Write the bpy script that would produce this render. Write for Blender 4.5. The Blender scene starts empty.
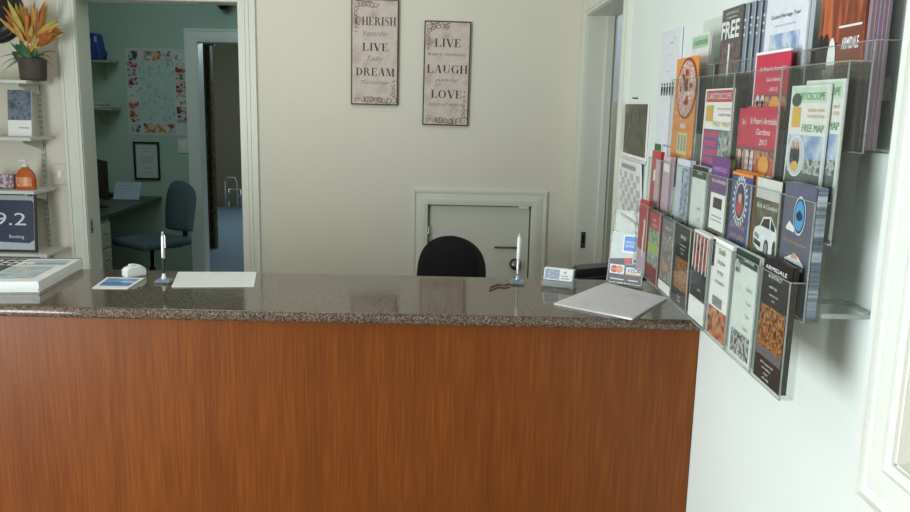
import bpy, bmesh, math, random
from mathutils import Vector, Matrix
random.seed(7)
scn = bpy.context.scene
COL = scn.collection
PI = math.pi

# ------------------------------------------------------------------ camera
EYE = Vector((0, 0, 1.68)); FPX = 822.7
_p, _r, _y = [math.radians(a) for a in (10.51, 1.23, .186)]
_fw = Vector((math.sin(_y)*math.cos(_p), math.cos(_y)*math.cos(_p), -math.sin(_p)))
_rt0 = Vector((math.cos(_y), -math.sin(_y), 0)); _up0 = _rt0.cross(_fw)
_rt = _rt0*math.cos(_r) + _up0*math.sin(_r); _up = _up0*math.cos(_r) - _rt0*math.sin(_r)
cd = bpy.data.cameras.new('camera'); cam = bpy.data.objects.new('camera', cd); COL.objects.link(cam)
cd.sensor_width = 36; cd.lens = FPX/910*36; cd.clip_start = .05
m3 = Matrix((_rt, _up, -_fw)).transposed()
cam.matrix_world = Matrix.Translation(EYE) @ m3.to_4x4()
scn.camera = cam
def at(x, y, ax, v):            # point of the place seen at pixel x,y on the plane ax = v
    d = _fw + _rt*((x-455)/FPX) - _up*((y-256)/FPX)
    i = 'xyz'.index(ax); t = (v-EYE[i])/d[i]
    return EYE + d*t

# ------------------------------------------------------------------ world, lamps, exposure
w = bpy.data.worlds.new('daylight'); scn.world = w; w.use_nodes = True
bg = w.node_tree.nodes['Background']; bg.inputs[0].default_value = (.75, .88, 1, 1); bg.inputs[1].default_value = .12
def area(name, loc, target, sx, sy, power, col):
    l = bpy.data.lights.new(name, 'AREA'); l.shape = 'RECTANGLE'; l.size = sx; l.size_y = sy
    l.energy = power; l.color = col
    o = bpy.data.objects.new(name, l); COL.objects.link(o); o.location = loc
    o.rotation_euler = (Vector(target)-Vector(loc)).to_track_quat('-Z', 'Y').to_euler()
    return o
area('shopfront_daylight', (-3.15, -.25, 1.15), (.77, 1.5, .45), 2.0, 1.9, 182, (.89, .97, 1))
area('office_ceiling_fill', (-1.0, 3.95, 2.93), (-.9, 4.1, 0), 1.6, .8, 6.5, (1, .98, .93))  # unseen overhead fill, added to set the brightness of the back wall
area('inner_room_fill', (-2.2, 6.2, 2.85), (-2.1, 7.0, 0), 1.0, .8, 8, (.76, .96, .95))  # soft fill lamp added under the ceiling to lift the dim inner room
area('side_passage_fill', (1.8, 5.5, 2.9), (1.5, 6, 0), 1.0, .6, 16, (.9, .95, 1))  # added fill so the space past the right doorway is not black
area('hall_fill', (-1.2, 11.2, 2.6), (-2.6, 10.5, 0), 1.2, 1.0, 75, (.72, .88, 1))  # extra cool fill, put in to brighten the hall's wall and floor
vs = scn.view_settings
scn.display_settings.display_device = 'sRGB'
vs.view_transform = 'Standard'; vs.look = 'None'; vs.gamma = 1; vs.exposure = 0.0; vs.use_curve_mapping = False

# ------------------------------------------------------------------ materials
def lin(h):
    h = h.lstrip('#'); out = []
    for i in (0, 2, 4):
        c = int(h[i:i+2], 16)/255
        out.append(c/12.92 if c <= .04045 else ((c+.055)/1.055)**2.4)
    return (*out, 1)
MATS = {}
def base(name):
    m = bpy.data.materials.new(name); m.use_nodes = True
    return m, m.node_tree, m.node_tree.nodes['Principled BSDF']
def C(h, rough=.5, metal=0.0, spec=.5, var=.05, scale=30):
    k = (h, rough, metal, spec, var, scale)
    if k in MATS: return MATS[k]
    m, t, b = base('surface_' + h.strip('#'))
    b.inputs['Roughness'].default_value = rough; b.inputs['Metallic'].default_value = metal
    b.inputs['Specular IOR Level'].default_value = spec
    c = lin(h)
    n = t.nodes.new('ShaderNodeTexNoise'); n.inputs['Scale'].default_value = scale
    tc = t.nodes.new('ShaderNodeTexCoord'); t.links.new(tc.outputs['Object'], n.inputs['Vector'])
    r = t.nodes.new('ShaderNodeValToRGB')
    r.color_ramp.elements[0].position = .3; r.color_ramp.elements[1].position = .7
    r.color_ramp.elements[0].color = (*[x*(1-var) for x in c[:3]], 1)
    r.color_ramp.elements[1].color = (*[min(1, x*(1+var)) for x in c[:3]], 1)
    t.links.new(n.outputs['Fac'], r.inputs['Fac']); t.links.new(r.outputs['Color'], b.inputs['Base Color'])
    MATS[k] = m; return m
def PH(name, cols, scale=60, stretch=(1, 1, 1), vor=False, rough=.35, detail=3):
    """a printed picture: blotches of the given colours"""
    if name in MATS: return MATS[name]
    m, t, b = base('print_' + name); b.inputs['Roughness'].default_value = rough
    tc = t.nodes.new('ShaderNodeTexCoord'); mp = t.nodes.new('ShaderNodeMapping')
    mp.inputs['Scale'].default_value = stretch
    t.links.new(tc.outputs['Object'], mp.inputs['Vector'])
    r = t.nodes.new('ShaderNodeValToRGB'); r.color_ramp.interpolation = 'LINEAR'
    if vor:
        n = t.nodes.new('ShaderNodeTexVoronoi'); n.inputs['Scale'].default_value = scale
        s = t.nodes.new('ShaderNodeSeparateColor'); t.links.new(n.outputs['Color'], s.inputs['Color'])
        src = s.outputs[0]; lo, hi = 0, 1
    else:
        n = t.nodes.new('ShaderNodeTexNoise'); n.inputs['Scale'].default_value = scale; n.inputs['Detail'].default_value = detail
        src = n.outputs['Fac']; lo, hi = .3, .7
    t.links.new(mp.outputs['Vector'], n.inputs['Vector']); t.links.new(src, r.inputs['Fac'])
    e = r.color_ramp.elements
    while len(e) < len(cols): e.new(.5)
    for i, c in enumerate(cols):
        e[i].position = lo + (hi-lo)*i/(len(cols)-1)
    for i, c in enumerate(cols): e[i].color = lin(c)
    t.links.new(r.outputs['Color'], b.inputs['Base Color'])
    MATS[name] = m; return m
def acrylic(name, tint, gl=.06):
    if name in MATS: return MATS[name]
    m, t, b = base(name); t.nodes.remove(b)
    out = t.nodes['Material Output']
    tr = t.nodes.new('ShaderNodeBsdfTransparent'); tr.inputs[0].default_value = lin(tint)
    g = t.nodes.new('ShaderNodeBsdfGlossy'); g.inputs['Roughness'].default_value = .06
    df = t.nodes.new('ShaderNodeBsdfDiffuse'); df.inputs[0].default_value = lin('#d8dcd8')
    fc = t.nodes.new('ShaderNodeLayerWeight'); fc.inputs['Blend'].default_value = .5
    pw = t.nodes.new('ShaderNodeMath'); pw.operation = 'POWER'; pw.inputs[1].default_value = 4; t.links.new(fc.outputs['Facing'], pw.inputs[0])
    lw = t.nodes.new('ShaderNodeMath'); lw.operation = 'MULTIPLY_ADD'; lw.inputs[1].default_value = .22; lw.inputs[2].default_value = .012; t.links.new(pw.outputs[0], lw.inputs[0])
    nz = t.nodes.new('ShaderNodeTexNoise'); nz.inputs['Scale'].default_value = 9
    mr = t.nodes.new('ShaderNodeMapRange'); mr.inputs['To Min'].default_value = gl*.6; mr.inputs['To Max'].default_value = gl*1.4
    t.links.new(nz.outputs['Fac'], mr.inputs['Value'])
    m1 = t.nodes.new('ShaderNodeMixShader'); m2 = t.nodes.new('ShaderNodeMixShader')
    t.links.new(mr.outputs['Result'], m1.inputs[0]); t.links.new(tr.outputs[0], m1.inputs[1]); t.links.new(df.outputs[0], m1.inputs[2])
    t.links.new(lw.outputs[0], m2.inputs[0]); t.links.new(m1.outputs[0], m2.inputs[1]); t.links.new(g.outputs[0], m2.inputs[2])
    t.links.new(m2.outputs[0], out.inputs['Surface'])
    MATS[name] = m; return m
def paint(name, h, rough=.6, var=.03):
    m, t, b = base(name); b.inputs['Roughness'].default_value = rough
    tc = t.nodes.new('ShaderNodeTexCoord'); n = t.nodes.new('ShaderNodeTexNoise'); n.inputs['Scale'].default_value = 2.5; n.inputs['Detail'].default_value = 6
    r = t.nodes.new('ShaderNodeValToRGB'); c = lin(h)
    r.color_ramp.elements[0].color = (*[x*(1-var) for x in c[:3]], 1); r.color_ramp.elements[1].color = (*[min(1, x*(1+var)) for x in c[:3]], 1)
    t.links.new(tc.outputs['Object'], n.inputs['Vector']); t.links.new(n.outputs['Fac'], r.inputs['Fac']); t.links.new(r.outputs['Color'], b.inputs['Base Color'])
    n2 = t.nodes.new('ShaderNodeTexNoise'); n2.inputs['Scale'].default_value = 180
    bp = t.nodes.new('ShaderNodeBump'); bp.inputs['Strength'].default_value = .05; bp.inputs['Distance'].default_value = .002
    t.links.new(tc.outputs['Object'], n2.inputs['Vector']); t.links.new(n2.outputs['Fac'], bp.inputs['Height']); t.links.new(bp.outputs['Normal'], b.inputs['Normal'])
    return m
CREAM = paint('cream_wall_paint', '#e4dfce')
CREAM_R = paint('pale_wall_paint', '#e8f0ec')
TRIM = paint('gloss_trim_paint', '#e4e6da', .35, .02)
DOORP = paint('grey_white_door_paint', '#dcdcd0', .4, .02)
GREENW = paint('pale_green_wall_paint', '#aecabd')
CEIL = paint('white_ceiling_paint', '#eeeee6')
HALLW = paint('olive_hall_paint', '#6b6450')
GREYW = paint('grey_hall_paint', '#c6cad0')
TANW = paint('tan_hall_panel', '#cbc2ae')

def wood_mat():
    m, t, b = base('varnished_wood_veneer'); b.inputs['Roughness'].default_value = .36; b.inputs['Specular IOR Level'].default_value = .28
    tc = t.nodes.new('ShaderNodeTexCoord'); mp = t.nodes.new('ShaderNodeMapping'); mp.inputs['Scale'].default_value = (9, 9, .7)
    n = t.nodes.new('ShaderNodeTexNoise'); n.inputs['Scale'].default_value = 1.6; n.inputs['Detail'].default_value = 9; n.inputs['Roughness'].default_value = .6; n.inputs['Distortion'].default_value = .5
    mp2 = t.nodes.new('ShaderNodeMapping'); mp2.inputs['Scale'].default_value = (160, 160, 5)
    n2 = t.nodes.new('ShaderNodeTexNoise'); n2.inputs['Scale'].default_value = 1; n2.inputs['Detail'].default_value = 3
    mp3 = t.nodes.new('ShaderNodeMapping'); mp3.inputs['Scale'].default_value = (1.1, 1, .35)
    n3 = t.nodes.new('ShaderNodeTexNoise'); n3.inputs['Scale'].default_value = 1.3
    r = t.nodes.new('ShaderNodeValToRGB'); e = r.color_ramp.elements
    e[0].position = .25; e[0].color = lin('#562607'); e[1].position = .75; e[1].color = lin('#92501c'); q = e.new(.5); q.color = lin('#723a10')
    for a, nn in ((mp, n), (mp2, n2), (mp3, n3)):
        t.links.new(tc.outputs['Object'], a.inputs['Vector']); t.links.new(a.outputs['Vector'], nn.inputs['Vector'])
    a1 = t.nodes.new('ShaderNodeMath'); a1.operation = 'MULTIPLY_ADD'; a1.inputs[1].default_value = .45
    t.links.new(n2.outputs['Fac'], a1.inputs[0])
    a2 = t.nodes.new('ShaderNodeMath'); a2.operation = 'MULTIPLY_ADD'; a2.inputs[1].default_value = .35; a2.inputs[2].default_value = -.03
    t.links.new(n.outputs['Fac'], a2.inputs[0]); t.links.new(a2.outputs[0], a1.inputs[2])
    a3 = t.nodes.new('ShaderNodeMath'); a3.operation = 'MULTIPLY_ADD'; a3.inputs[1].default_value = .25
    t.links.new(n3.outputs['Fac'], a3.inputs[0]); t.links.new(a1.outputs[0], a3.inputs[2])
    t.links.new(a3.outputs[0], r.inputs['Fac']); t.links.new(r.outputs['Color'], b.inputs['Base Color'])
    return m
WOOD = wood_mat()
def granite_mat():
    m, t, b = base('polished_granite'); b.inputs['Roughness'].default_value = .08; b.inputs['Specular IOR Level'].default_value = .5
    tc = t.nodes.new('ShaderNodeTexCoord')
    v = t.nodes.new('ShaderNodeTexVoronoi'); v.inputs['Scale'].default_value = 340
    s = t.nodes.new('ShaderNodeSeparateColor')
    n = t.nodes.new('ShaderNodeTexNoise'); n.inputs['Scale'].default_value = 120; n.inputs['Detail'].default_value = 4
    a = t.nodes.new('ShaderNodeMath'); a.operation = 'MULTIPLY_ADD'; a.inputs[1].default_value = .55
    t.links.new(tc.outputs['Object'], v.inputs['Vector']); t.links.new(tc.outputs['Object'], n.inputs['Vector'])
    t.links.new(v.outputs['Color'], s.inputs['Color']); t.links.new(s.outputs[0], a.inputs[0])
    a2 = t.nodes.new('ShaderNodeMath'); a2.operation = 'MULTIPLY'; a2.inputs[1].default_value = .5
    t.links.new(n.outputs['Fac'], a2.inputs[0]); t.links.new(a2.outputs[0], a.inputs[2])
    r = t.nodes.new('ShaderNodeValToRGB'); e = r.color_ramp.elements
    e[0].position = .15; e[0].color = lin('#352d28'); e[1].position = .85; e[1].color = lin('#8f8172')
    for p, c in ((.38, '#37302a'), (.55, '#665040'), (.7, '#766352')):
        q = e.new(p); q.color = lin(c)
    t.links.new(a.outputs[0], r.inputs['Fac']); t.links.new(r.outputs['Color'], b.inputs['Base Color'])
    return m
GRANITE = granite_mat()
def carpet_mat(name, h):
    m = paint(name, h, .9, .12); return m
CARPET = carpet_mat('beige_floor_vinyl', '#8c857a'); BLUEFLOOR = paint('blue_grey_hall_carpet', '#6d7f8c', .45, .1)
ACR = acrylic('clear_acrylic', '#fafbfa', .016)
ACRE = acrylic('clear_acrylic_edge', '#e4e8e6', .3)
CHROME = C('#c8c8c8', .2, 1.0, .5, .03)
SILVER = C('#d5d8dc', .28, .8, .5, .03)
BLACKP = C('#141414', .45, 0, .5, .1)
FABK = C('#101113', .85, 0, .3, .3, 220)
FABB = C('#55656e', .9, 0, .3, .3, 220)
WHITE = C('#f2f3f1', .5, 0, .4, .015)
INK = C('#26242a', .6)
BLACKINK = C('#131218', .5)

# ------------------------------------------------------------------ mesh helpers
def box(bm, x0, x1, y0, y1, z0, z1, mi=0, bev=0.0, seg=2):
    r = bmesh.ops.create_cube(bm, size=1)
    vs_ = r['verts']
    for v in vs_:
        v.co = Vector((x0+(v.co.x+.5)*(x1-x0), y0+(v.co.y+.5)*(y1-y0), z0+(v.co.z+.5)*(z1-z0)))
    fs = {f for v in vs_ for f in v.link_faces}
    for f in fs: f.material_index = mi
    if bev:
        es = list({e for v in vs_ for e in v.link_edges})
        r2 = bmesh.ops.bevel(bm, geom=es, offset=bev, segments=seg, profile=.5, affect='EDGES')
        for f in r2['faces']: f.material_index = mi; f.smooth = True
    return bm
def poly(bm, pts, mi=0):
    f = bm.faces.new([bm.verts.new(p) for p in pts]); f.material_index = mi; return f
def prism(bm, pts, axis, a, b, mi=0):
    """extrude a 2D outline (list of pairs) along an axis between a and b"""
    def P(p, t):
        return {'x': (t, p[0], p[1]), 'y': (p[0], t, p[1]), 'z': (p[0], p[1], t)}[axis]
    A = [bm.verts.new(P(p, a)) for p in pts]; B = [bm.verts.new(P(p, b)) for p in pts]
    fs = [bm.faces.new(A), bm.faces.new(B[::-1])]
    n = len(pts)
    for i in range(n): fs.append(bm.faces.new((A[(i+1) % n], A[i], B[i], B[(i+1) % n])))
    for f in fs: f.material_index = mi
    return fs
def lathe(bm, prof, c=(0, 0, 0), n=24, mi=0, axis='z', smooth=True):
    rings = []
    for r, h in prof:
        ring = []
        for i in range(n):
            a = 2*PI*i/n; x, y = r*math.cos(a), r*math.sin(a)
            q = {'z': (x, y, h), 'y': (x, h, y), 'x': (h, x, y)}[axis]
            ring.append(bm.verts.new(Vector(c)+Vector(q)))
        rings.append(ring)
    for a, b in zip(rings, rings[1:]):
        for i in range(n):
            f = bm.faces.new((a[i], a[(i+1) % n], b[(i+1) % n], b[i])); f.material_index = mi; f.smooth = smooth
    for ring in (rings[0], rings[-1]):
        try:
            f = bm.faces.new(ring); f.material_index = mi
        except Exception: pass
    return bm
def tube(bm, pts, r, n=8, mi=0, closed=False):
    pts = [Vector(p) for p in pts]; rings = []
    N = len(pts)
    for i, p in enumerate(pts):
        d = (pts[(i+1) % N] - pts[i-1]) if (closed or 0 < i < N-1) else (pts[1]-pts[0] if i == 0 else pts[-1]-pts[-2])
        d.normalize(); u = d.orthogonal() if abs(d.z) > .95 else d.cross(Vector((0, 0, 1)))
        u.normalize(); v = d.cross(u); rr = r[i] if isinstance(r, (list, tuple)) else r
        rings.append([bm.verts.new(p+(u*math.cos(2*PI*k/n)+v*math.sin(2*PI*k/n))*rr) for k in range(n)])
    prs = list(zip(rings, rings[1:])) + ([(rings[-1], rings[0])] if closed else [])
    for a, b in prs:
        for k in range(n):
            f = bm.faces.new((a[k], a[(k+1) % n], b[(k+1) % n], b[k])); f.smooth = True; f.material_index = mi
    if not closed:
        for ring in (rings[0], rings[-1]): bm.faces.new(ring).material_index = mi
    return bm
def NB(): return bmesh.new()
def obj(name, bm, mats, parent=None, M=None, fix=True):
    if fix: bmesh.ops.recalc_face_normals(bm, faces=bm.faces[:])
    me = bpy.data.meshes.new(name); bm.to_mesh(me); bm.free()
    for m in (mats if isinstance(mats, (list, tuple)) else [mats]): me.materials.append(m)
    o = bpy.data.objects.new(name, me); COL.objects.link(o)
    if M is not None: o.matrix_world = M
    if parent is not None: o.parent = parent
    return o
def tag(o, label, cat, group=None, kind=None):
    o['label'] = label; o['category'] = cat
    if group: o['group'] = group
    if kind: o['kind'] = kind
    return o
def thing(name, label, cat, loc=(0, 0, 0), rz=0, group=None, M=None):
    o = bpy.data.objects.new(name, None); COL.objects.link(o); o.empty_display_size = .1
    if M is not None: o.matrix_world = M
    else: o.location = loc; o.rotation_euler = (0, 0, rz)
    return tag(o, label, cat, group)
def struct(name, bm, mats, label=None, cat=None):
    o = obj(name, bm, mats); o['kind'] = 'structure'
    o['label'] = label or name.replace('_', ' '); o['category'] = cat or name.split('_')[0]
    return o
def dup(root, M, label=None):
    def cp(o, par):
        c = o.copy(); COL.objects.link(c)
        if par: c.parent = par
        for ch in o.children: cp(ch, c)
        return c
    c = cp(root, None); c.matrix_world = M
    if label: c['label'] = label
    return c
def frame(o, x, y, z):          # 4x4 from origin and axes
    m = Matrix((Vector(x), Vector(y), Vector(z))).transposed().to_4x4(); m.translation = Vector(o); return m
def text(bm, s, cx, y, h, mi=0, z=0.0, wid=None, shear=0.0, align='c', bold=0.0):
    """flat lettering, cap height h, centred on cx with baseline y, in the local xy plane"""
    cu = bpy.data.curves.new('t', 'FONT'); cu.body = s; cu.size = 1; cu.shear = shear; cu.resolution_u = 3; cu.offset = bold
    o = bpy.data.objects.new('t', cu); COL.objects.link(o)
    dg = bpy.context.evaluated_depsgraph_get(); me = bpy.data.meshes.new_from_object(o.evaluated_get(dg))
    bpy.data.objects.remove(o); bpy.data.curves.remove(cu)
    if not me.vertices: bpy.data.meshes.remove(me); return
    xs = [v.co.x for v in me.vertices]; x0, x1 = min(xs), max(xs)
    sy = h/.69; sx = (wid/(x1-x0)) if wid else sy
    off = cx-(x0+x1)/2*sx if align == 'c' else cx-x0*sx
    nv = len(bm.verts); nf = len(bm.faces)
    bm.from_mesh(me); bpy.data.meshes.remove(me)
    bm.verts.ensure_lookup_table(); bm.faces.ensure_lookup_table()
    for v in bm.verts[nv:]: v.co = Vector((v.co.x*sx+off, v.co.y*sy+y, z))
    for f in bm.faces[nf:]: f.material_index = mi

# Roman capitals with thick and thin strokes
def glyph(ch):
    T, H = .17, .045
    R = []; 
    def rc(a, b, c, d): R.append([(a, b), (c, b), (c, d), (a, d)])
    def serif(x0, x1, y): rc(x0-.08, y if y == 0 else 1-H, x1+.08, H if y == 0 else 1)
    def stem(x, t=T, s=True):
        rc(x, 0, x+t, 1)
        if s: serif(x, x+t, 0); serif(x, x+t, 1)
    def ring(cx, rx, a0, a1, tx=T, ry=.5, cy=.5, n=14):
        for i in range(n):
            u, v = a0+(a1-a0)*i/n, a0+(a1-a0)*(i+1)/n
            R.append([(cx+rx*math.cos(u), cy+ry*math.sin(u)), (cx+rx*math.cos(v), cy+ry*math.sin(v)),
                      (cx+(rx-tx)*math.cos(v), cy+(ry-H)*math.sin(v)), (cx+(rx-tx)*math.cos(u), cy+(ry-H)*math.sin(u))])
    def diag(x0, y0, x1, y1, t): R.append([(x0, y0), (x0+t, y0), (x1+t, y1), (x1, y1)])
    if ch == 'I': stem(.08); return R, .33
    if ch in 'LE':
        stem(.08); rc(.08, 0, .62, H); R.append([(.62, 0), (.66, .3), (.63, .3), (.5, 0)])
        if ch == 'E':
            rc(.08, 1-H, .6, 1); R.append([(.6, 1), (.62, .74), (.59, .74), (.48, 1)]); rc(.2, .49, .45, .49+H); rc(.44, .38, .47, .64)
        return R, .72
    if ch == 'H': stem(.08); stem(.58); rc(.2, .48, .6, .48+H); return R, .83
    if ch == 'V': diag(.05, 1, .36, 0, T+.02); diag(.72, 1, .42, 0, H); serif(.03, .22, 1); serif(.68, .78, 1); return R, .82
    if ch == 'A': diag(.04, 0, .38, 1, H); diag(.55, 0, .33, 1, T+.02); serif(.03, .1, 0); serif(.56, .72, 0); rc(.18, .3, .56, .3+H); return R, .82
    if ch == 'M': rc(.12, 0, .12+H, 1); serif(.1, .18, 0); diag(.12, 1, .42, 0, T); diag(.78, 1, .46, 0, H); stem(.76); rc(.04, 1-H, .24, 1); return R, 1.02
    if ch == 'D': stem(.08); ring(.25, .5, -PI/2, PI/2); return R, .82
    if ch == 'O': ring(.4, .4, 0, 2*PI, n=28); return R, .84
    if ch in 'CG':
        ring(.42, .4, .25*PI, 1.72*PI, n=22); rc(.66, .68, .7, .98)
        if ch == 'G': rc(.58, .02, .58+T*.9, .42); rc(.5, .42, .82, .42+H)
        return R, .84
    if ch == 'R': stem(.08); ring(.25, .36, -PI/2, PI/2, ry=.26, cy=.74); diag(.62, 0, .34, .5, T); serif(.66, .78, 0); return R, .84
    if ch == 'U': rc(.1, .3, .1+T, 1); serif(.1, .1+T, 1); rc(.66, .3, .66+H, 1); serif(.66, .7, 1); ring(.405, .305, PI, 2*PI, tx=.1, ry=.3, cy=.3); return R, .84
    if ch == 'S':
        ring(.32, .24, .2*PI, 1.4*PI, tx=.1, ry=.27, cy=.73, n=12); ring(.3, .27, -.62*PI, .45*PI, tx=.11, ry=.28, cy=.28, n=12)
        diag(.4, .33, .12, .66, .2); rc(.03, .02, .07, .32); rc(.5, .7, .54, .98); return R, .64
    return R, .4
def serif_text(bm, s, cx, y, h, wid, mi=0, z=0):
    tot = sum(glyph(c)[1] for c in s)+.06*(len(s)-1); k = wid/tot; x = cx-wid/2
    for c in s:
        R, a = glyph(c)
        for q in R: poly(bm, [(x+p[0]*k, y+p[1]*h, z) for p in q], mi)
        x += (a+.06)*k

def card(name, label, cat, M, wdt, hgt, t, mats, patches=(), texts=(), bend=0.0, group=None, parent=None, lean=None, nrow=8):
    """printed sheet: body w x h x t with coloured printed fields and lettering.  mats[0] = paper"""
    bm = NB()
    def Z(y): return bend*(math.sin(PI*min(max(y/hgt, 0), 1))) if bend else 0
    def strip(x0, x1, y0, y1, z, mi, n):
        prev = None
        for i in range(n+1):
            y = y0+(y1-y0)*i/n; cur = (bm.verts.new((x0, y, z+Z(y))), bm.verts.new((x1, y, z+Z(y))))
            if prev: bm.faces.new((prev[0], prev[1], cur[1], cur[0])).material_index = mi
            prev = cur
    n = nrow if bend else 1
    L = []
    for i in range(n+1):
        y = hgt*i/n
        L.append([bm.verts.new((x, y, z+Z(y))) for x, z in ((-wdt/2, 0), (wdt/2, 0), (wdt/2, t), (-wdt/2, t))])
    for a, b in zip(L, L[1:]):
        for k in range(4): bm.faces.new((a[k], a[(k+1) % 4], b[(k+1) % 4], b[k]))
    bm.faces.new(L[0]); bm.faces.new(L[-1])
    bmesh.ops.recalc_face_normals(bm, faces=bm.faces[:])
    for i, (u0, v0, u1, v1, mi) in enumerate(patches):
        strip((u0-.5)*wdt, (u1-.5)*wdt, v0*hgt, v1*hgt, t+.0003+.00012*i, mi, max(1, int(n*(v1-v0)+.5)) if bend else 1)
    o = obj(name, bm, mats, parent, M, fix=False)
    if parent is None: tag(o, label, cat, group)
    if texts:
        tb = NB(); used = []
        for tx in texts:
            s, u, v, hh, mt = tx[:5]; kw = tx[5] if len(tx) > 5 else {}
            kw = dict(kw)
            if 'wid' in kw: kw['wid'] *= wdt
            if mt not in used: used.append(mt)
            text(tb, s, (u-.5)*wdt, v*hgt, hh*hgt, used.index(mt), t+.0012, **kw)
        for v in tb.verts: v.co.z += Z(v.co.y)
        tl = obj('lettering', tb, used, None, None, fix=False); tl.parent = o
    return o

# ------------------------------------------------------------------ the room
W = .768; YB = 5.2; YI = 7.8; HC = 3.0
struct('floor', box(NB(), -4.2, 2.7, -3.2, 7.97, -.1, 0), CARPET, 'pale floor of the reception room')
struct('ceiling', box(NB(), -4.2, 2.7, -3.2, 13.7, HC, HC+.1), CEIL)
# back wall with the left doorway
DX0, DX1, DT = -2.33, -1.336, 2.26
bm = NB(); T = .17
box(bm, -4.1, DX0, YB, YB+T, 0, HC); box(bm, DX0, DX1, YB, YB+T, DT, HC)
box(bm, DX1, -.165, YB, YB+T, 0, HC); box(bm, -.165, .50, YB, YB+T, 1.05, HC); box(bm, .50, W, YB, YB+T, 0, HC); box(bm, -.165, .50, YB+.07, YB+T, 0, 1.05)
struct('wall_back', bm, CREAM)
PROF = ((0, .16, .8), (.16, .4, 1), (.4, .62, .8), (.62, .84, .55), (.84, 1, .9))
def mitred(bm, u0, u1, v0, v1, wd, P, closed, lo=None):
    """stepped moulding, mitred round the rectangle u0..u1, v0..v1; P(u, v, e) gives the point e out from the wall"""
    for a, b, e in PROF:
        a, b = a*wd, b*wd
        Q = [[(u0-b, v0-(b if closed else 0)), (u0-a, v0-(a if closed else 0)), (u0-a, v1+a), (u0-b, v1+b)],
             [(u1+a, v0-(a if closed else 0)), (u1+b, v0-(b if closed else 0)), (u1+b, v1+b), (u1+a, v1+a)],
             [(u0-a, v1+a), (u1+a, v1+a), (u1+b, v1+b), (u0-b, v1+b)]]
        if closed: Q.append([(u0-b, v0-b), (u1+b, v0-b), (u1+a, v0-a), (u0-a, v0-a)])
        for q in Q:
            A = [bm.verts.new(P(u, v, 0)) for u, v in q]; B = [bm.verts.new(P(u, v, e)) for u, v in q]
            bm.faces.new(A); bm.faces.new(B)
            for k in range(4): bm.faces.new((A[k], A[(k+1) % 4], B[(k+1) % 4], B[k]))
def casing_jamb(bm, x0, x1, y, zt, wd=.105, d=.022, z0=0):
    mitred(bm, x0, x1, z0, zt, wd, lambda u, v, e: (u, y-e*d, v), False)
bm = NB(); casing_jamb(bm, DX0, DX1, YB, DT)
box(bm, DX0-.001, DX0+.004, YB-.005, YB+T+.005, 0, DT); box(bm, DX1-.004, DX1+.001, YB-.005, YB+T+.005, 0, DT); box(bm, DX0, DX1, YB-.005, YB+T+.005, DT-.004, DT)
struct('trim_1', bm, TRIM, 'white moulded architrave around the left doorway', 'trim')
pl = NB(); c = at(91, 226, 'x', DX0); box(pl, DX0+.004, DX0+.007, c.y-.014, c.y+.014, c.z-.045, c.z+.045, 0, .001)
box(pl, DX0+.007, DX0+.0075, c.y-.006, c.y+.006, c.z+.008, c.z+.028, 1); box(pl, DX0+.007, DX0+.0075, c.y-.006, c.y+.006, c.z-.028, c.z-.008, 1)
tag(obj('strike_plate', pl, [CHROME, BLACKP]), 'small metal strike plate on the left doorway jamb', 'plate')
# small door in the back wall
bm = NB(); casing_jamb(bm, -.165, .50, YB, 1.05, .092, .024)
box(bm, -.165, -.16, YB-.006, YB+.07, 0, 1.05); box(bm, .495, .50, YB-.006, YB+.07, 0, 1.05); box(bm, -.165, .50, YB-.006, YB+.07, 1.045, 1.05)
struct('trim_2', bm, TRIM, 'moulded frame round the low cupboard door', 'trim')
d = obj('door_1', box(NB(), -.152, .487, YB+.022, YB+.055, .01, 1.037, 0, .003), DOORP); d['kind'] = 'structure'
tag(d, 'low pale cupboard door behind the office chair', 'door', None, 'structure')
c = at(506, 247, 'y', YB+.02)
b = NB(); box(b, c.x-.075, c.x+.075, YB+.005, YB+.014, c.z-.008, c.z+.005, 0, .003); box(b, c.x-.07, c.x-.05, YB+.005, YB+.022, c.z-.005, c.z+.002); box(b, c.x+.05, c.x+.07, YB+.005, YB+.022, c.z-.005, c.z+.002)
obj('pull_handle', b, C('#8a8880', .3, .7), d)
c = at(515, 264, 'y', YB+.02)
b = NB(); lathe(b, [(.0, YB-.03), (.026, YB-.03), (.034, YB-.02), (.034, YB-.005), (.02, YB+.006), (.037, YB+.012), (.037, YB+.022)], (c.x, 0, c.z), 20, axis='y'); obj('door_knob', b, C('#77756f', .22, .9), d)
c = at(424, 234, 'y', YB)
b = NB(); box(b, -.16, -.148, YB-.006, YB+.02, c.z-.055, c.z+.055, 0, .002); lathe(b, [(.006, c.z-.05), (.006, c.z+.05)], (-.156, YB-.004, 0), 10); obj('hinge', b, CHROME, d)
b = NB(); c = at(524, 207, 'y', YB); box(b, c.x-.035, c.x+.03, YB-.012, YB+.02, c.z-.012, c.z+.012, 0, .004); obj('catch', b, WHITE, d)
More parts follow.
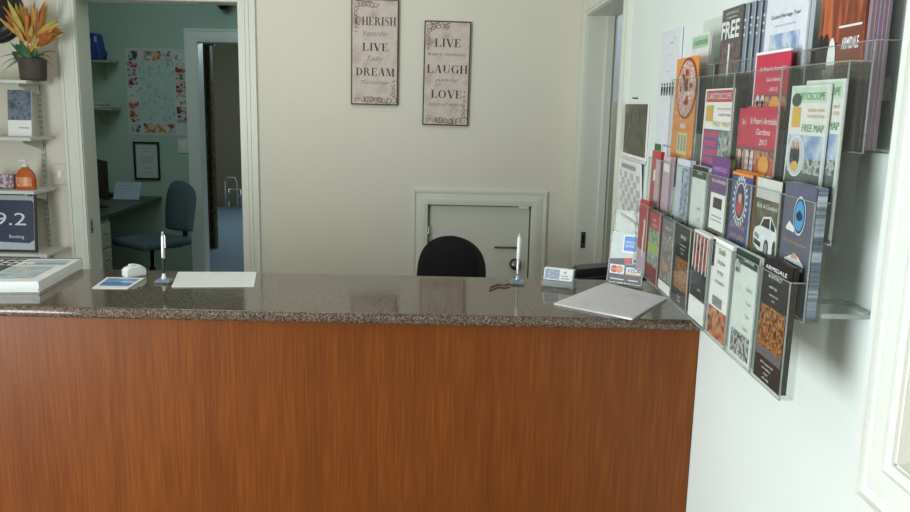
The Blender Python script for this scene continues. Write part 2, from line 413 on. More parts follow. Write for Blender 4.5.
# right wall with door opening near the back and window frame near the camera
RY0, RY1, RT = 3.86, 4.95, 2.2
WB = .115
c = at(866, 497, 'x', W); WY0, WY1, WZ0, WZ1 = .15, c.y-WB, c.z+WB, 2.3
bm = NB(); R2 = .165
box(bm, W, W+R2, -3.2, WY0, 0, HC); box(bm, W, W+R2, WY0, WY1, 0, WZ0); box(bm, W, W+R2, WY0, WY1, WZ1, HC); box(bm, W, W+R2, WY1, RY0, 0, HC)
box(bm, W, W+R2, RY0, RY1, RT, HC); box(bm, W, W+R2, RY1, YB+.17, 0, HC)
struct('wall_right', bm, CREAM_R)
bm = NB()
mitred(bm, RY0, RY1, 0, RT, .115, lambda u, v, e: (W-e*.023, u, v), False)
box(bm, W-.014, W, RY1+.115, YB-.001, 0, RT+.3)
box(bm, W-.006, W+R2, RY1-.004, RY1+.002, 0, RT); box(bm, W-.006, W+R2, RY0-.002, RY0+.004, 0, RT); box(bm, W-.006, W+R2, RY0, RY1, RT-.004, RT)
box(bm, W+.105, W+.145, RY1-.018, RY1-.004, 0, RT-.004)
struct('trim_3', bm, TRIM, 'white moulded frame of the right side doorway', 'trim')
b = NB(); c = at(583, 240, 'y', RY1-.005); box(b, c.x-.014, c.x+.014, RY1-.008, RY1-.004, c.z-.05, c.z+.05, 0, .001); box(b, c.x-.007, c.x+.007, RY1-.0085, RY1-.008, c.z-.02, c.z+.03, 1)
tag(obj('strike_plate', b, [C('#6c6a62', .35, .8), BLACKP]), 'dark metal strike plate on the right doorway frame', 'plate')
struct('wall_hall', box(NB(), W+R2, 2.6, 6.2, 6.3, 0, HC), GREYW, 'grey wall beyond the right doorway', 'wall')
struct('trim_4', box(NB(), W+R2, 2.55, 6.16, 6.199, 0, 1.72), TANW, 'tan panelling beyond the right doorway', 'trim')
struct('wall_hall_side', box(NB(), 2.55, 2.65, -3.2, 6.2, 0, HC), GREYW, 'side wall beyond the right doorway', 'wall')
bm = NB()
mitred(bm, WY0, WY1, WZ0, WZ1, WB, lambda u, v, e: (W-e*.034, u, v), True)
for q in ((WY0, WY0+.003, WZ0, WZ1), (WY1-.003, WY1, WZ0, WZ1), (WY0, WY1, WZ0, WZ0+.003), (WY0, WY1, WZ1-.003, WZ1)): box(bm, W-.02, W+.05, *q)
wf = struct('window_1', bm, paint('white_window_paint', '#eef0ea', .35, .02), 'white moulded window frame on the near right wall', 'window')
obj('window_panel', box(NB(), W+.03, W+.05, WY0, WY1, WZ0, WZ1), C('#cdbfa6', .6), wf)
# shell on the camera's side and left, never in view
struct('wall_left', box(NB(), -4.2, -4.1, -3.2, 13.7, 0, HC), CREAM)
bm = NB(); box(bm, -4.2, 2.7, -3.3, -3.2, 0, .4); box(bm, -4.2, 2.7, -3.3, -3.2, 2.7, HC); box(bm, .3, 2.7, -3.3, -3.2, .4, 2.7); box(bm, -4.2, -3.6, -3.3, -3.2, .4, 2.7)
struct('wall_front', bm, CREAM)
# inner room
IX0 = at(200, 120, 'y', YI).x; IX1 = IX0+.92; IT = at(215, 42, 'y', YI).z
bm = NB(); box(bm, -4.1, IX0, YI, YI+.14, 0, HC); box(bm, IX0, IX1, YI, YI+.14, IT, HC); box(bm, IX1, W+R2, YI, YI+.14, 0, HC)
struct('wall_inner', bm, GREENW, 'pale green back wall of the inner office', 'wall')
bm = NB(); casing_jamb(bm, IX0, IX1, YI, IT, .115, .022)
box(bm, IX0-.002, IX0+.004, YI-.005, YI+.145, 0, IT); box(bm, IX1-.004, IX1+.002, YI-.005, YI+.145, 0, IT); box(bm, IX0, IX1, YI-.005, YI+.145, IT-.004, IT)
struct('trim_5', bm, paint('pale_green_trim', '#f0f6f2', .4, .02), 'pale architrave of the doorway inside the inner office', 'trim')
struct('wall_inner_right', box(NB(), W, W+R2, YB+.17, YI, 0, HC), GREENW, 'right wall of the inner office', 'wall')
struct('floor_hall', box(NB(), -4.2, 2.7, 7.97, 13.7, -.1, 0), BLUEFLOOR, 'blue grey floor of the hall beyond the inner office', 'floor')
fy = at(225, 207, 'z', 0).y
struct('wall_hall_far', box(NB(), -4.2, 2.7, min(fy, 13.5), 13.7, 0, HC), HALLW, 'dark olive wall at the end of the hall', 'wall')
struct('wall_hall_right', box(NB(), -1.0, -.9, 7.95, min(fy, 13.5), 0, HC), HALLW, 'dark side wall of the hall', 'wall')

# ------------------------------------------------------------------ counter
CT = 1.05; CY0, CY1 = 2.405, 2.976
cnt = thing('reception_counter', 'long wooden reception counter with a speckled granite top', 'counter', (0, 0, 0))
bm = NB(); rr = .016
prof = [(CY1, CT-.034), (CY1, CT)]
for i in range(17):
    a = PI/2+PI*i/16; prof.append((CY0+.017+.017*math.cos(a), CT-.017+.017*math.sin(a)))
prism(bm, prof, 'x', -2.7, W-.001)
obj('granite_top', bm, GRANITE, cnt)
obj('front_panel', box(NB(), -2.7, W-.003, 2.45, 2.472, .09, CT-.036), WOOD, cnt)
obj('kickboard', box(NB(), -2.7, W-.003, 2.5, 2.515, .001, .089), BLACKP, cnt)
obj('end_panel', box(NB(), -2.7, -2.68, 2.473, 2.95, .001, CT-.036), WOOD, cnt)
obj('cabinet_back', box(NB(), -2.679, W-.004, 2.9, 2.92, .001, CT-.036), C('#8a6a4a', .5), cnt)
CTZ = CT+.0006

# ------------------------------------------------------------------ signs on the back wall
def sign(label, cx, x0y, size, words, M):
    w_, h_ = size
    s = thing('wall_sign', label, 'sign', group=None, M=M)
    obj('board', box(NB(), -w_/2, w_/2, 0, h_, 0, .02, 0, .002), C('#4d3d33', .6), s)
    b = NB(); poly(b, [(-w_/2+.008, .008, .0206), (w_/2-.008, .008, .0206), (w_/2-.008, h_-.008, .0206), (-w_/2+.008, h_-.008, .0206)])
    obj('printed_face', b, PH('parchment', ['#b49f93', '#cfc1b6', '#d6cac0', '#cdbdb0', '#b9a292'], 9, detail=5, rough=.6), s)
    b = NB(); random.seed(len(words[0][0]))
    def curl(cx_, cy_, r0, turns, a0, wd, mir=1):
        P = []
        n = 26
        for i in range(n+1):
            q = i/n; r = r0*(1-.8*q); a = a0+mir*turns*2*PI*q
            P.append((Vector((cx_+r*math.cos(a), cy_+r*math.sin(a), .0209)), wd*(1-.6*q)))
        for (p, w1), (q2, w2) in zip(P, P[1:]):
            d_ = (q2-p).normalized(); nn = Vector((-d_.y, d_.x, 0))
            poly(b, [p-nn*w1, q2-nn*w2, q2+nn*w2, p+nn*w1])
    for sx, sy, k in ((-1, 1, .9), (1, -1, 1.25)):
        for i in range(7):
            t_ = i/6
            ox = sx*(w_/2-.03-.13*t_*k); oy = (h_-.032 if sy > 0 else .03)
            curl(ox, oy, .02*(1-.25*t_)+.004, 1.2, random.random()*6, .0032, random.choice((-1, 1)))
            if i: curl(sx*(w_/2-.028), (h_-.03-.03*i*k if sy > 0 else .03+.024*i*k), .019*(1-.12*i), 1.1, random.random()*6, .003, random.choice((-1, 1)))
    for i in range(5): curl(-w_/2+.035+.035*i, .028+.004*(i % 2), .017, 1.1, i*1.3, .003, (-1)**i)
    obj('scroll_print', b, C('#957869', .7), s)
    for wd, v, h, ww, ser in words:
        b = NB()
        if ser: serif_text(b, wd, 0.004, v*h_, h*h_, ww*w_, 0, .0212)
        else: text(b, wd, 0.004, v*h_, h*h_, 0, .0212, ww*w_, .45, bold=-.012)
        obj('lettering' if ser else 'script_lettering', b, C('#43383a', .6) if ser else C('#57484a', .6), s)
    return s
a = at(350.5, 0, 'y', YB-.02); c = at(398, 105.5, 'y', YB-.02)
def back_frame(cx, z, rot=0):
    m = frame((cx, YB-.001, z), (1, 0, 0), (0, 0, 1), (0, -1, 0)); return m @ Matrix.Rotation(rot, 4, 'Z')
zb = c.z; wA = .290; hA = at(375, -1, 'y', YB-.02).z - zb
sign('pale wall sign reading CHERISH, LIVE and DREAM, hung higher on the left', 0, 0, (wA, hA), [
    ('CHERISH', .755, .078, .86, 1), ('Yesterday', .655, .05, .52, 0), ('LIVE', .515, .074, .55, 1), ('Today', .42, .05, .34, 0), ('DREAM', .28, .074, .82, 1), ('Tomorrow', .2, .036, .62, 0)],
    back_frame(at(374.3, 105.5, 'y', YB-.02).x, zb, math.radians(-.3)))
c = at(445, 125.5, 'y', YB-.02); h2 = at(447, 21, 'y', YB-.02).z-c.z
sign('pale wall sign reading LIVE, LAUGH and LOVE, hung lower on the right', 0, 0, (.285, h2), [
    ('LIVE', .755, .078, .57, 1), ('every moment', .67, .036, .82, 0), ('LAUGH', .505, .078, .88, 1), ('everyday', .425, .036, .48, 0), ('LOVE', .265, .078, .68, 1), ('beyond words', .19, .036, .8, 0)],
    back_frame(c.x, c.z, math.radians(-.6)))

# ------------------------------------------------------------------ office chairs
def office_chair(label, loc, rz, fab, bw=.46, bh=.46, sz=.47, bz=.60):
    t = thing('office_chair', label, 'chair', loc, rz)
    b = NB(); box(b, -.24, .24, -.23, .24, sz-.07, sz, 0, .035, 4)
    obj('seat', b, fab, t)
    # backrest: rounded pad, wider low, curved
    b = NB(); n = 30; rows = []
    def half(v):
        if v < .55: return bw/2*(.9+.1*math.sin(PI*v/.55*.5))
        q = (v-.55)/.45; return bw/2*max(0, 1-(q*.996)**2.8)**.5
    for side in (0, 1):
        rr_ = []
        for i in range(n+1):
            v = 1-(1-i/n)**1.9; hw = half(v); ring = []
            for k in range(9):
                u = -1+2*k/8
                th = .03*(1-abs(u)**4)*(min(1, (1-v)*5+.1)**.5)
                y = .24+.05*v*v*1.2+.045*(u*hw/(bw/2))**2+(th if side else -th)
                ring.append(b.verts.new((u*hw, y, bz+v*bh)))
            rr_.append(ring)
        rows.append(rr_)
        for p, q in zip(rr_, rr_[1:]):
            for k in range(8): b.faces.new((p[k], p[k+1], q[k+1], q[k])).smooth = True
    A, B = rows
    for i in range(n):
        for k in (0, 8): b.faces.new((A[i][k], A[i+1][k], B[i+1][k], B[i][k])).smooth = True
    for k in range(8):
        b.faces.new((A[0][k], A[0][k+1], B[0][k+1], B[0][k])); b.faces.new((A[n][k], A[n][k+1], B[n][k+1], B[n][k]))
    obj('backrest', b, fab, t)
    b = NB(); tube(b, [(0, .05, sz-.09), (0, .28, sz-.1), (0, .335, sz-.02), (0, .33, bz+.05), (0, .31, bz+.2)], [.022]*5, 8); obj('back_bracket', b, BLACKP, t)
    b = NB(); lathe(b, [(.09, sz-.1), (.09, sz-.072)], n=16); lathe(b, [(.028, .1), (.028, .26), (.018, .261), (.018, sz-.1)], n=16); obj('gas_column', b, BLACKP, t)
    for k in range(5):
        a_ = 2*PI*k/5+.3; d_ = Vector((math.cos(a_), math.sin(a_), 0))
        b = NB(); tube(b, [d_*.02+Vector((0, 0, .12)), d_*.27+Vector((0, 0, .075))], [.03, .018], 8); l = obj('base_leg', b, BLACKP, t)
        b = NB(); cc = d_*.27; lathe(b, [(.012, -.02), (.027, -.018), (.027, .018), (.012, .02)], (cc.x, cc.y, .028), 14, axis='x'); obj('castor', b, BLACKP, l)
    return t
p = at(452, 236, 'y', 4.12)
office_chair('black office chair behind the counter before the low door', (p.x-.075, 3.83, 0), math.radians(-14), FABK, .365, .5, .46, p.z-.5)
p = at(178, 184, 'y', 6.9)
office_chair('dark office chair at the desk in the inner office', (p.x-.225, 6.85, 0), math.radians(-36), FABB, .42, .42, p.z-.45, p.z-.41)

# ------------------------------------------------------------------ left wall shelving on the back wall
SX = -2.505; SY0 = 4.9
sh = thing('wall_shelving', 'white bracket shelving on the wall left of the doorway', 'shelving', (SX, YB, 0))
def sub(o, par): o.parent = par; o.matrix_parent_inverse = par.matrix_basis.inverted(); return o
SHZ = [at(20, 80, 'y', SY0).z, at(20, 137.5, 'y', SY0).z, at(20, 191, 'y', SY0).z, at(36, 254.5, 'y', SY0).z]
SHW = C('#d9d9d2', .5)
for z in SHZ:
    s_ = sub(obj('shelf', box(NB(), -3.7, SX+(.05 if z == SHZ[3] else 0), SY0, YB-.016, z-.02, z, 0, .002), SHW), sh)
    for x in (-2.578, -3.4):
        b = NB(); prism(b, [(YB-.017, z-.021), (SY0+.04, z-.021), (SY0+.04, z-.032), (YB-.017, z-.085)], 'x', x-.006, x+.006)
        sub(obj('bracket', b, SHW), sh)
for x in (-2.578, -3.4):
    b = NB(); box(b, x-.0125, x+.0125, YB-.014, YB-.0005, .45, 2.2); z = .48
    while z < 2.18:
        box(b, x-.008, x-.003, YB-.0145, YB-.0139, z, z+.022, 1); box(b, x+.003, x+.008, YB-.0145, YB-.0139, z, z+.022, 1); z += .034
    sub(obj('upright', b, [C('#d0d0c8', .45), C('#7d7d78', .6)]), sh)
# flower pot
zs = SHZ[0]+.0006; pA = at(33, 70, 'y', 5.02)
pl = thing('potted_flower', 'orange spiky artificial flowers in a dark pot on the top shelf', 'plant', (pA.x, 5.02, zs))
b = NB(); n = 32
prof = [(.001, 0), (.07, 0), (.072, .01)]+[(.073+.001*(i % 2)+.006*i/10, .01+.012*i) for i in range(1, 10)]+[(.081, .125), (.074, .125), (.07, .11), (.001, .108)]
lathe(b, prof, n=n); obj('pot', b, C('#4d463f', .7, var=.15), pl)
def blade(b, o, d, L, wd, bendv, mi=0, n=6):
    o = Vector(o); d = Vector(d).normalized(); sd = d.cross(Vector((0, 1, .1))).normalized(); prev = None
    for i in range(n+1):
        q = i/n; pnt = o+d*L*q+Vector(bendv)*q*q; ww = wd*math.sin(PI*min(.999, .12+.88*q))**.8
        cur = (b.verts.new(pnt-sd*ww), b.verts.new(pnt+Vector((0, -ww*.5, 0))), b.verts.new(pnt+sd*ww))
        if prev:
            for k in (0, 1):
                f = b.faces.new((prev[k], prev[k+1], cur[k+1], cur[k])); f.material_index = mi; f.smooth = True
        prev = cur
ORM = [C('#c07a34', .6, var=.25), C('#cfa044', .6, var=.2), C('#b06430', .6, var=.25), C('#c8b460', .6, var=.2)]
def px_off(x, y): return at(x, y, 'y', 5.02)-Vector((pA.x, 5.02, zs))
fl = NB(); random.seed(3)
for (x0, y0, x1, y1, n_) in ((22, 38, 2, 15, 3), (24, 34, 8, 3, 3), (24, 36, 13, 0, 2), (28, 36, 30, 2, 3), (34, 36, 34, 8, 2), (36, 34, 47, 3, 3), (38, 34, 62, 20, 3), (38, 38, 61, 28, 3), (38, 42, 59, 34, 3), (40, 44, 55, 38, 2), (36, 44, 42, 12, 3), (30, 40, 24, 14, 3), (30, 44, 36, 24, 3), (26, 42, 16, 26, 3), (38, 46, 50, 28, 2)):
    for k in range(n_):
        A_ = px_off(x0+random.uniform(-2, 2), y0+random.uniform(-2, 2)); B_ = px_off(x1+random.uniform(-3, 3), y1+random.uniform(-4, 4))
        A_.y += random.uniform(-.03, .03); B_.y += random.uniform(-.07, .07)
        dd = B_-A_; blade(fl, A_, dd, dd.length, random.uniform(.011, .02), (0, 0, 0), random.choice((0, 0, 1, 1, 2, 3)))
for k in range(8):
    A_ = Vector((random.uniform(-.02, .02), random.uniform(-.02, .02), .11)); B_ = px_off(random.choice((27, 31, 36, 39)), 42); dd = B_-A_; blade(fl, A_, dd, dd.length, .012, (0, 0, 0), random.choice((1, 3)))
obj('flowers', fl, ORM, pl)
lf = NB()
for (x1, y1, w_) in ((14, 52, .03), (18, 44, .034), (22, 40, .022), (38, 48, .02), (12, 42, .012), (28, 46, .02)):
    A_ = Vector((random.uniform(-.02, .01), random.uniform(-.03, .0), .105)); B_ = px_off(x1, y1); B_.y -= .03; dd = B_-A_; blade(lf, A_, dd, dd.length, w_, (0, 0, .0))
obj('leaves', lf, C('#2f5a34', .45, var=.25), pl)
gr = NB()
for (x1, y1) in ((2, 68), (5, 74), (9, 70), (0, 60), (13, 68), (52, 66), (56, 68), (60, 54), (54, 60), (50, 72), (16, 62), (47, 60)):
    A_ = Vector((random.uniform(-.03, .03), -.02, .11)); B_ = px_off(x1, y1); B_.y -= random.uniform(.0, .05)
    mid = (A_+B_)/2+Vector((0, 0, .07)); pts = [A_*(1-q)**2+mid*2*q*(1-q)+B_*q*q for q in [i/8 for i in range(9)]]
    tube(gr, pts, [.005-.0045*i/8 for i in range(9)], 5)
obj('grass_blades', gr, C('#37402c', .6, var=.25), pl)
# black round plate on the wall
p = at(-8, 12, 'y', YB-.03)
b = NB(); lathe(b, [(.001, -.03), (.10, -.03), (.105, -.034), (.112, -.03), (.15, -.022), (.155, -.026), (.162, -.022), (.182, -.014), (.186, 0), (.001, 0)], (0, 0, 0), 40, axis='y')
tag(obj('round_plate', b, C('#1f1d1c', .3, var=.2), None, Matrix.Translation((p.x, YB-.001, p.z))), 'black ribbed round plate on the wall behind the flowers', 'plate')
# booklet, sanitizer, cards, framed sign
def stand_frame(px0, px1, y, z, tilt=0, py=112):
    a_, b_ = at(px0, py, 'y', y).x, at(px1, py, 'y', y).x
    return frame(((a_+b_)/2, y, z), (1, 0, 0), (0, 0, 1), (0, -1, 0)) @ Matrix.Rotation(-math.radians(tilt), 4, 'X'), abs(b_-a_)
M, w_ = stand_frame(7.5, 31, 5.02, SHZ[1]+.0006, 6); zt = at(20, 90, 'y', 5.02).z-SHZ[1]
bk = card('booklet', 'grey and white booklet standing on the second shelf', 'booklet', M, w_, zt, .012,
     [WHITE, PH('misty_town', ['#3c4758', '#5c6a7c', '#7c8894', '#4c5866'], 25)], [(0, .35, 1, 1, 1)], [('Armidale', .68, .17, .04, INK)])
b = NB(); box(b, -w_/2+.01, w_/2-.01, -.002, .0, -.05, -.0, 0); 
b.free()
zs = SHZ[2]+.0006; p = at(26, 180, 'y', 5.0)
sb = thing('soap_bottle', 'orange pump bottle on the third shelf', 'bottle', (p.x, 5.0, zs))
GEL = C('#c4622e', .2, var=.12); 
b = NB(); lathe(b, [(.001, 0), (.056, 0), (.061, .008), (.062, .06), (.056, .09), (.04, .115), (.022, .128), (.02, .135), (.001, .135)], n=28)
for v in b.verts: v.co.y *= .6
obj('bottle_body', b, GEL, sb)
b = NB(); lathe(b, [(.001, .1352), (.021, .1352), (.021, .15), (.012, .152), (.006, .153), (.006, .166), (.013, .167), (.013, .178), (.001, .18)], n=16); box(b, -.04, 0, -.006, .006, .168, .177, 0, .002); obj('pump', b, WHITE, sb)
b = NB(); k = 10
for i in range(k):
    u0, u1 = -1+2*i/k, -1+2*(i+1)/k; a0, a1 = -PI/2+u0*.85, -PI/2+u1*.85
    poly(b, [(.0628*math.cos(a0), .0628*.62*math.sin(a0), .02), (.0628*math.cos(a1), .0628*.62*math.sin(a1), .02), (.0622*math.cos(a1), .0622*.62*math.sin(a1), .075), (.0622*math.cos(a0), .0622*.62*math.sin(a0), .075)])
obj('label_sticker', b, PH('soap_label', ['#c8552c', '#e6b48e', '#d97238', '#e8cdb4'], 45), sb)
M, w_ = stand_frame(-14, 15, 5.03, zs, 8, 175)
card('card_pack', 'blue and pink patterned card packet beside the orange bottle', 'packet', M, w_, .085, .03, [PH('tropical_cards', ['#5b8a9c', '#c9d8dc', '#b8677c', '#3c5f74', '#d6d0c4'], 40)])
zs = SHZ[3]+.0006; yf = 4.97
M, w_ = stand_frame(-46, 36, yf, zs, 5, 222); hz = at(20, 194, 'y', yf).z-zs
fs_ = thing('framed_award', 'dark framed navy award sign reading 9.2 on the bottom shelf', 'sign', M=M)
b = NB(); box(b, -w_/2, w_/2, 0, .014, 0, .014); box(b, -w_/2, w_/2, hz-.01, hz, 0, .014); box(b, -w_/2, -w_/2+.012, .014, hz-.01, 0, .014); box(b, w_/2-.012, w_/2, .014, hz-.01, 0, .014); obj('frame', b, BLACKP, fs_)
b = NB(); box(b, -w_/2+.012, w_/2-.012, .014, hz-.01, .002, .006); obj('sheet', b, C('#bac3cc', .4), fs_)
b = NB(); prism(b, [(-w_/2+.02, .07), (w_/2-.05, .055), (w_/2-.018, .075), (w_/2-.018, hz-.055), (w_/2-.03, hz-.04), (-w_/2+.02, hz-.04)], 'z', .0062, .0068); obj('navy_panel', b, C('#26344f', .4), fs_)
b = NB(); text(b, '9.2', .09, .165, .075, 0, .0072, .19); obj('numerals', b, C('#dfe6ee', .4), fs_); b = NB(); text(b, 'Booking', .125, .085, .02, 0, .0072, .09); obj('lettering', b, C('#dfe6ee', .4), fs_)
b = NB(); box(b, -.03, .03, .0, hz*.6, -.006, -.001); obj('easel_back', b, BLACKP, fs_)
# light switches
def switch(name, label, px_, py_, y, w_, h_, mat):
    c_ = at(px_, py_, 'y', y)
    s_ = thing(name, label, 'switch', M=frame((c_.x, y-.0005, c_.z), (1, 0, 0), (0, 0, 1), (0, -1, 0)))
    obj('plate', box(NB(), -w_/2, w_/2, -h_/2, h_/2, 0, .008, 0, .003), mat, s_)
    obj('rocker', box(NB(), -w_*.14, w_*.14, -h_*.16, h_*.16, .0082, .013, 0, .002), WHITE, s_)
switch('light_switch', 'square light switch on the wall beside the shelving', 60.5, 174, YB, .1, .135, C('#d8d4c4', .4))
switch('light_switch', 'white light switch beside the map in the inner office', 183, 146, YI, .09, .13, C('#dfe6de', .4))

# ------------------------------------------------------------------ inner office
# map poster
a = at(125, 48, 'y', YI); c = at(189, 136, 'y', YI); pw = c.x-a.x; ph = a.z-c.z
mats = [C('#cfd6d6', .5), PH('town_map', ['#8fb7ae', '#b7d0cd', '#c3d8d6', '#a9c9c4', '#7fa99f'], 22, detail=8)]
cols = ['#7a2f33', '#d8d0c8', '#3a4a66', '#b3553f', '#ced8dc', '#5f7f4a', '#30303a', '#c98a4a', '#8fa6ba', '#a63a3a']
mats += [PH('advert_'+h.strip('#'), [h, '#d9dad6', h, '#4a4a4a'], 18) for h in cols]
pat = [(.2, .16, .79, .86, 1)]; random.seed(11)
for i in range(6):
    u = .26+.085*i; pat.append((u, .865, u+.075, .975, 2+random.randrange(10)))
for side in (.02, .815):
    v = .15
    while v < .84:
        hh = random.choice((.05, .08, .1)); pat.append((side, v, side+.165, v+hh-.012, 2+random.randrange(10))); v += hh
pat += [(.25, .03, .62, .14, 9), (.65, .03, .78, .14, 2), (.05, .86, .2, .97, 4), (.82, .86, .97, .97, 6), (.05, .03, .2, .12, 4)]
card('map_poster', 'town map poster bordered with small pictures on the green wall', 'poster', frame(((a.x+c.x)/2, YI-.001, c.z), (1, 0, 0), (0, 0, 1), (0, -1, 0)), pw, ph, .003, mats, pat)
a = at(133.5, 141.5, 'y', YI); c = at(161, 180, 'y', YI); fw_ = c.x-a.x; fh = a.z-c.z
fr = thing('framed_certificate', 'black framed certificate under the map poster', 'picture', M=frame(((a.x+c.x)/2, YI-.001, c.z), (1, 0, 0), (0, 0, 1), (0, -1, 0)))
b = NB()
for q in ((-fw_/2, fw_/2, 0, .018), (-fw_/2, fw_/2, fh-.018, fh), (-fw_/2, -fw_/2+.018, .018, fh-.018), (fw_/2-.018, fw_/2, .018, fh-.018)): box(b, *q, 0, .018)
obj('frame', b, BLACKP, fr)
b = NB(); box(b, -fw_/2+.018, fw_/2-.018, .018, fh-.018, .003, .006)
obj('certificate_sheet', b, C('#c8d6d6', .4), fr)
b = NB()
for v, l in ((.82, .5), (.74, .3), (.6, .55), (.55, .5), (.5, .56), (.45, .4), (.3, .3), (.2, .45)): box(b, -fw_*l/2, fw_*l/2, fh*v, fh*v+.005, .0062, .0065)
obj('lettering', b, C('#8fa0a4', .5), fr)
# shelves in the inner office
def small_shelf(label, x1, y1, nm):
    c_ = at(x1, y1, 'y', YI-.32)
    s_ = thing('wall_shelf', label, 'shelf', (c_.x, YI, c_.z))
    b = NB(); L = .55
    prism(b, [(-L, -.002), (-.06, -.002), (-.0, -.06), (0, -.26), (-.06, -.32), (-L, -.32)], 'z', -.02, 0); obj('board', b, C('#9a9a84', .5), s_)
    b = NB(); prism(b, [(-.003, -.021), (-.28, -.021), (-.28, -.03), (-.003, -.17)], 'x', -.16, -.145); obj('bracket', b, C('#aeb29c', .5), s_)
    return s_, c_
s1, c1 = small_shelf('upper corner shelf in the inner office holding a blue bag', 107, 60, 'a')
s2, c2 = small_shelf('lower corner shelf in the inner office holding papers', 110, 108, 'b')
b = NB(); box(b, -.11, .09, -.1, .04, 0, .23, 0, .02, 3)
for v in b.verts: v.co.x += .04*v.co.z/.23*(-1 if v.co.x > 0 else .4); 
bgp = thing('blue_bag', 'dark blue bag on the upper shelf in the inner office', 'bag', (at(95, 50, 'y', 7.55).x, 7.57, c1.z+.0006))
obj('bag_body', b, C('#1f3f8a', .5, var=.25), bgp)
b = NB(); poly(b, [(.03, -.1015, .15), (.055, -.1015, .15), (.055, -.1015, .2), (.03, -.1015, .2)]); poly(b, [(-.02, -.1015, .12), (0, -.1015, .12), (0, -.1015, .19), (-.02, -.1015, .19)]); obj('print', b, C('#8fa6d8', .5), bgp)
b = NB(); tube(b, [(.07, -.04, .03), (.1, -.05, .02), (.12, -.05, .05), (.1, -.03, .08)], .006, 6); obj('strap', b, BLACKP, bgp)
for i in range(3):
    x = at(100, 104, 'y', 7.6).x
    tag(obj('magazine', box(NB(), x-.16+.01*i, x+.05-.012*i, 7.5, 7.72, c2.z+.001+.0145*i, c2.z+.0145*(i+1), 0, .002), C(('#c9cfca', '#8f9aa0', '#d6d8d0')[i], .5)),
        ('grey magazine at the bottom of the pile on the inner office shelf', 'blue grey magazine in the middle of the inner office pile', 'pale magazine topping the pile on the inner office shelf')[i], 'magazine')
# desk
DZ = at(161, 197.5, 'y', YI-.1).z; dx = at(161, 198, 'y', YI-.05).x
dk = thing('office_desk', 'dark topped desk along the left side of the inner office', 'desk', (dx, 6.4, 0))
obj_ = lambda n, b, m: sub(obj(n, b, m), dk)
obj_('desktop', box(NB(), dx-.95, dx, 6.35, YI-.02, DZ-.035, DZ, 0, .004), C('#3b3e38', .35))
obj_('pedestal', box(NB(), dx-.55, dx-.03, 6.37, 6.62, .02, DZ-.036), C('#a9ab93', .5))
for k in range(3):
    z0 = .06+k*(DZ-.12)/3; dr = obj_('drawer', box(NB(), dx-.029, dx-.012, 6.385, 6.605, z0, z0+(DZ-.12)/3-.012, 0, .003), C('#b4b69e', .5))
    kn = obj('knob', lathe(NB(), [(.012, -.011), (.012, .006), (.001, .007)], (dx, 6.495, z0+.12), 12, axis='x'), CHROME); kn.parent = dr
obj_('modesty_panel', box(NB(), dx-.93, dx-.9, 6.81, YI-.05, .02, DZ-.036), C('#3a3026', .5))
p = at(99, 168, 'y', 7.0)
mo = thing('computer_monitor', 'dark flat monitor standing on the inner office desk', 'monitor', (p.x+.0, 6.98, DZ+.0006), math.radians(128))
obj('screen', box(NB(), -.24, .24, -.015, .02, .08, .40, 0, .006), BLACKP, mo); obj('stand', box(NB(), -.03, .03, .021, .045, .01, .2), BLACKP, mo); obj('foot', box(NB(), -.1, .1, -.04, .1, 0, .01, 0, .003), BLACKP, mo)
p = at(120, 194, 'z', DZ)
kb = thing('keyboard', 'dark keyboard on the inner office desk', 'keyboard', (p.x-.05, p.y-.05, DZ+.0006), math.radians(95))
obj('body', box(NB(), -.2, .2, -.07, .07, 0, .022, 0, .005), BLACKP, kb)
b = NB()
for i in range(12):
    for j in range(4): box(b, -.19+i*.032, -.19+i*.032+.027, -.06+j*.03, -.06+j*.03+.025, .0225, .027)
obj('keys', b, C('#26282a', .5), kb)
p = at(126, 196, 'y', 7.45)
M = frame((p.x, 7.45, DZ+.003), (1, 0, 0), (0, math.sin(.5), math.cos(.5)), (0, -math.cos(.5), math.sin(.5)))
dh = card('document_holder', 'pale blue sheet propped up on the inner office desk', 'document', M, .235, .17, .008, [C('#b4c8dc', .5), C('#8fa4bc', .5)], [(.1, .75, .9, .78, 1), (.1, .6, .9, .63, 1), (.1, .45, .7, .48, 1)])
b = NB(); box(b, -.02, .02, .07, .08, -.03, -.001); pr = obj('prop', b, BLACKP); pr.parent = dh
# dome camera
p = at(224, 6, 'y', YI-.09)
dc = thing('dome_camera', 'small dome camera high on the inner office wall', 'camera', (p.x, YI-.09, p.z))
b = NB(); lathe(b, [(.001, .07), (.075, .07), (.075, .03), (.066, .025), (.001, .025)], n=20); box(b, -.03, .03, .04, .0895, .03, .06); obj('housing', b, WHITE, dc)
b = NB(); lathe(b, [(.062, .0245), (.058, 0), (.042, -.025), (.02, -.04), (.001, -.043)], n=20); obj('dome', b, C('#15181c', .1), dc)
# hall: curtain and pale metal frame
b = NB(); p = at(207, 100, 'y', 9.2); P = []
for i in range(25): P.append((p.x-.28+.35*i/24, 9.2+.03*math.sin(i*1.6)))
for (x0, y0), (x1, y1) in zip(P, P[1:]): poly(b, [(x0, y0, .12), (x1, y1, .12), (x1, y1, 2.25), (x0, y0, 2.25)])
for f in b.faces: f.smooth = True
box(b, p.x-.4, p.x+.1, 9.19, 9.21, 2.24, 2.26)
for v in b.verts:
    if abs(v.co.z-.12) < .001: v.co.z = .002
tag(obj('curtain', b, PH('patterned_curtain', ['#3c3428', '#6a5a44', '#4a4030', '#7c6c54'], 9), fix=False), 'dark patterned curtain hanging in the hall beyond', 'curtain')
p = at(231, 207, 'z', 0); yy = min(fy, 13.5)-.35; x = at(231, 180, 'y', yy).x
rk = thing('metal_stand', 'pale bent metal stand at the far end of the hall', 'stand', (x, yy, 0))
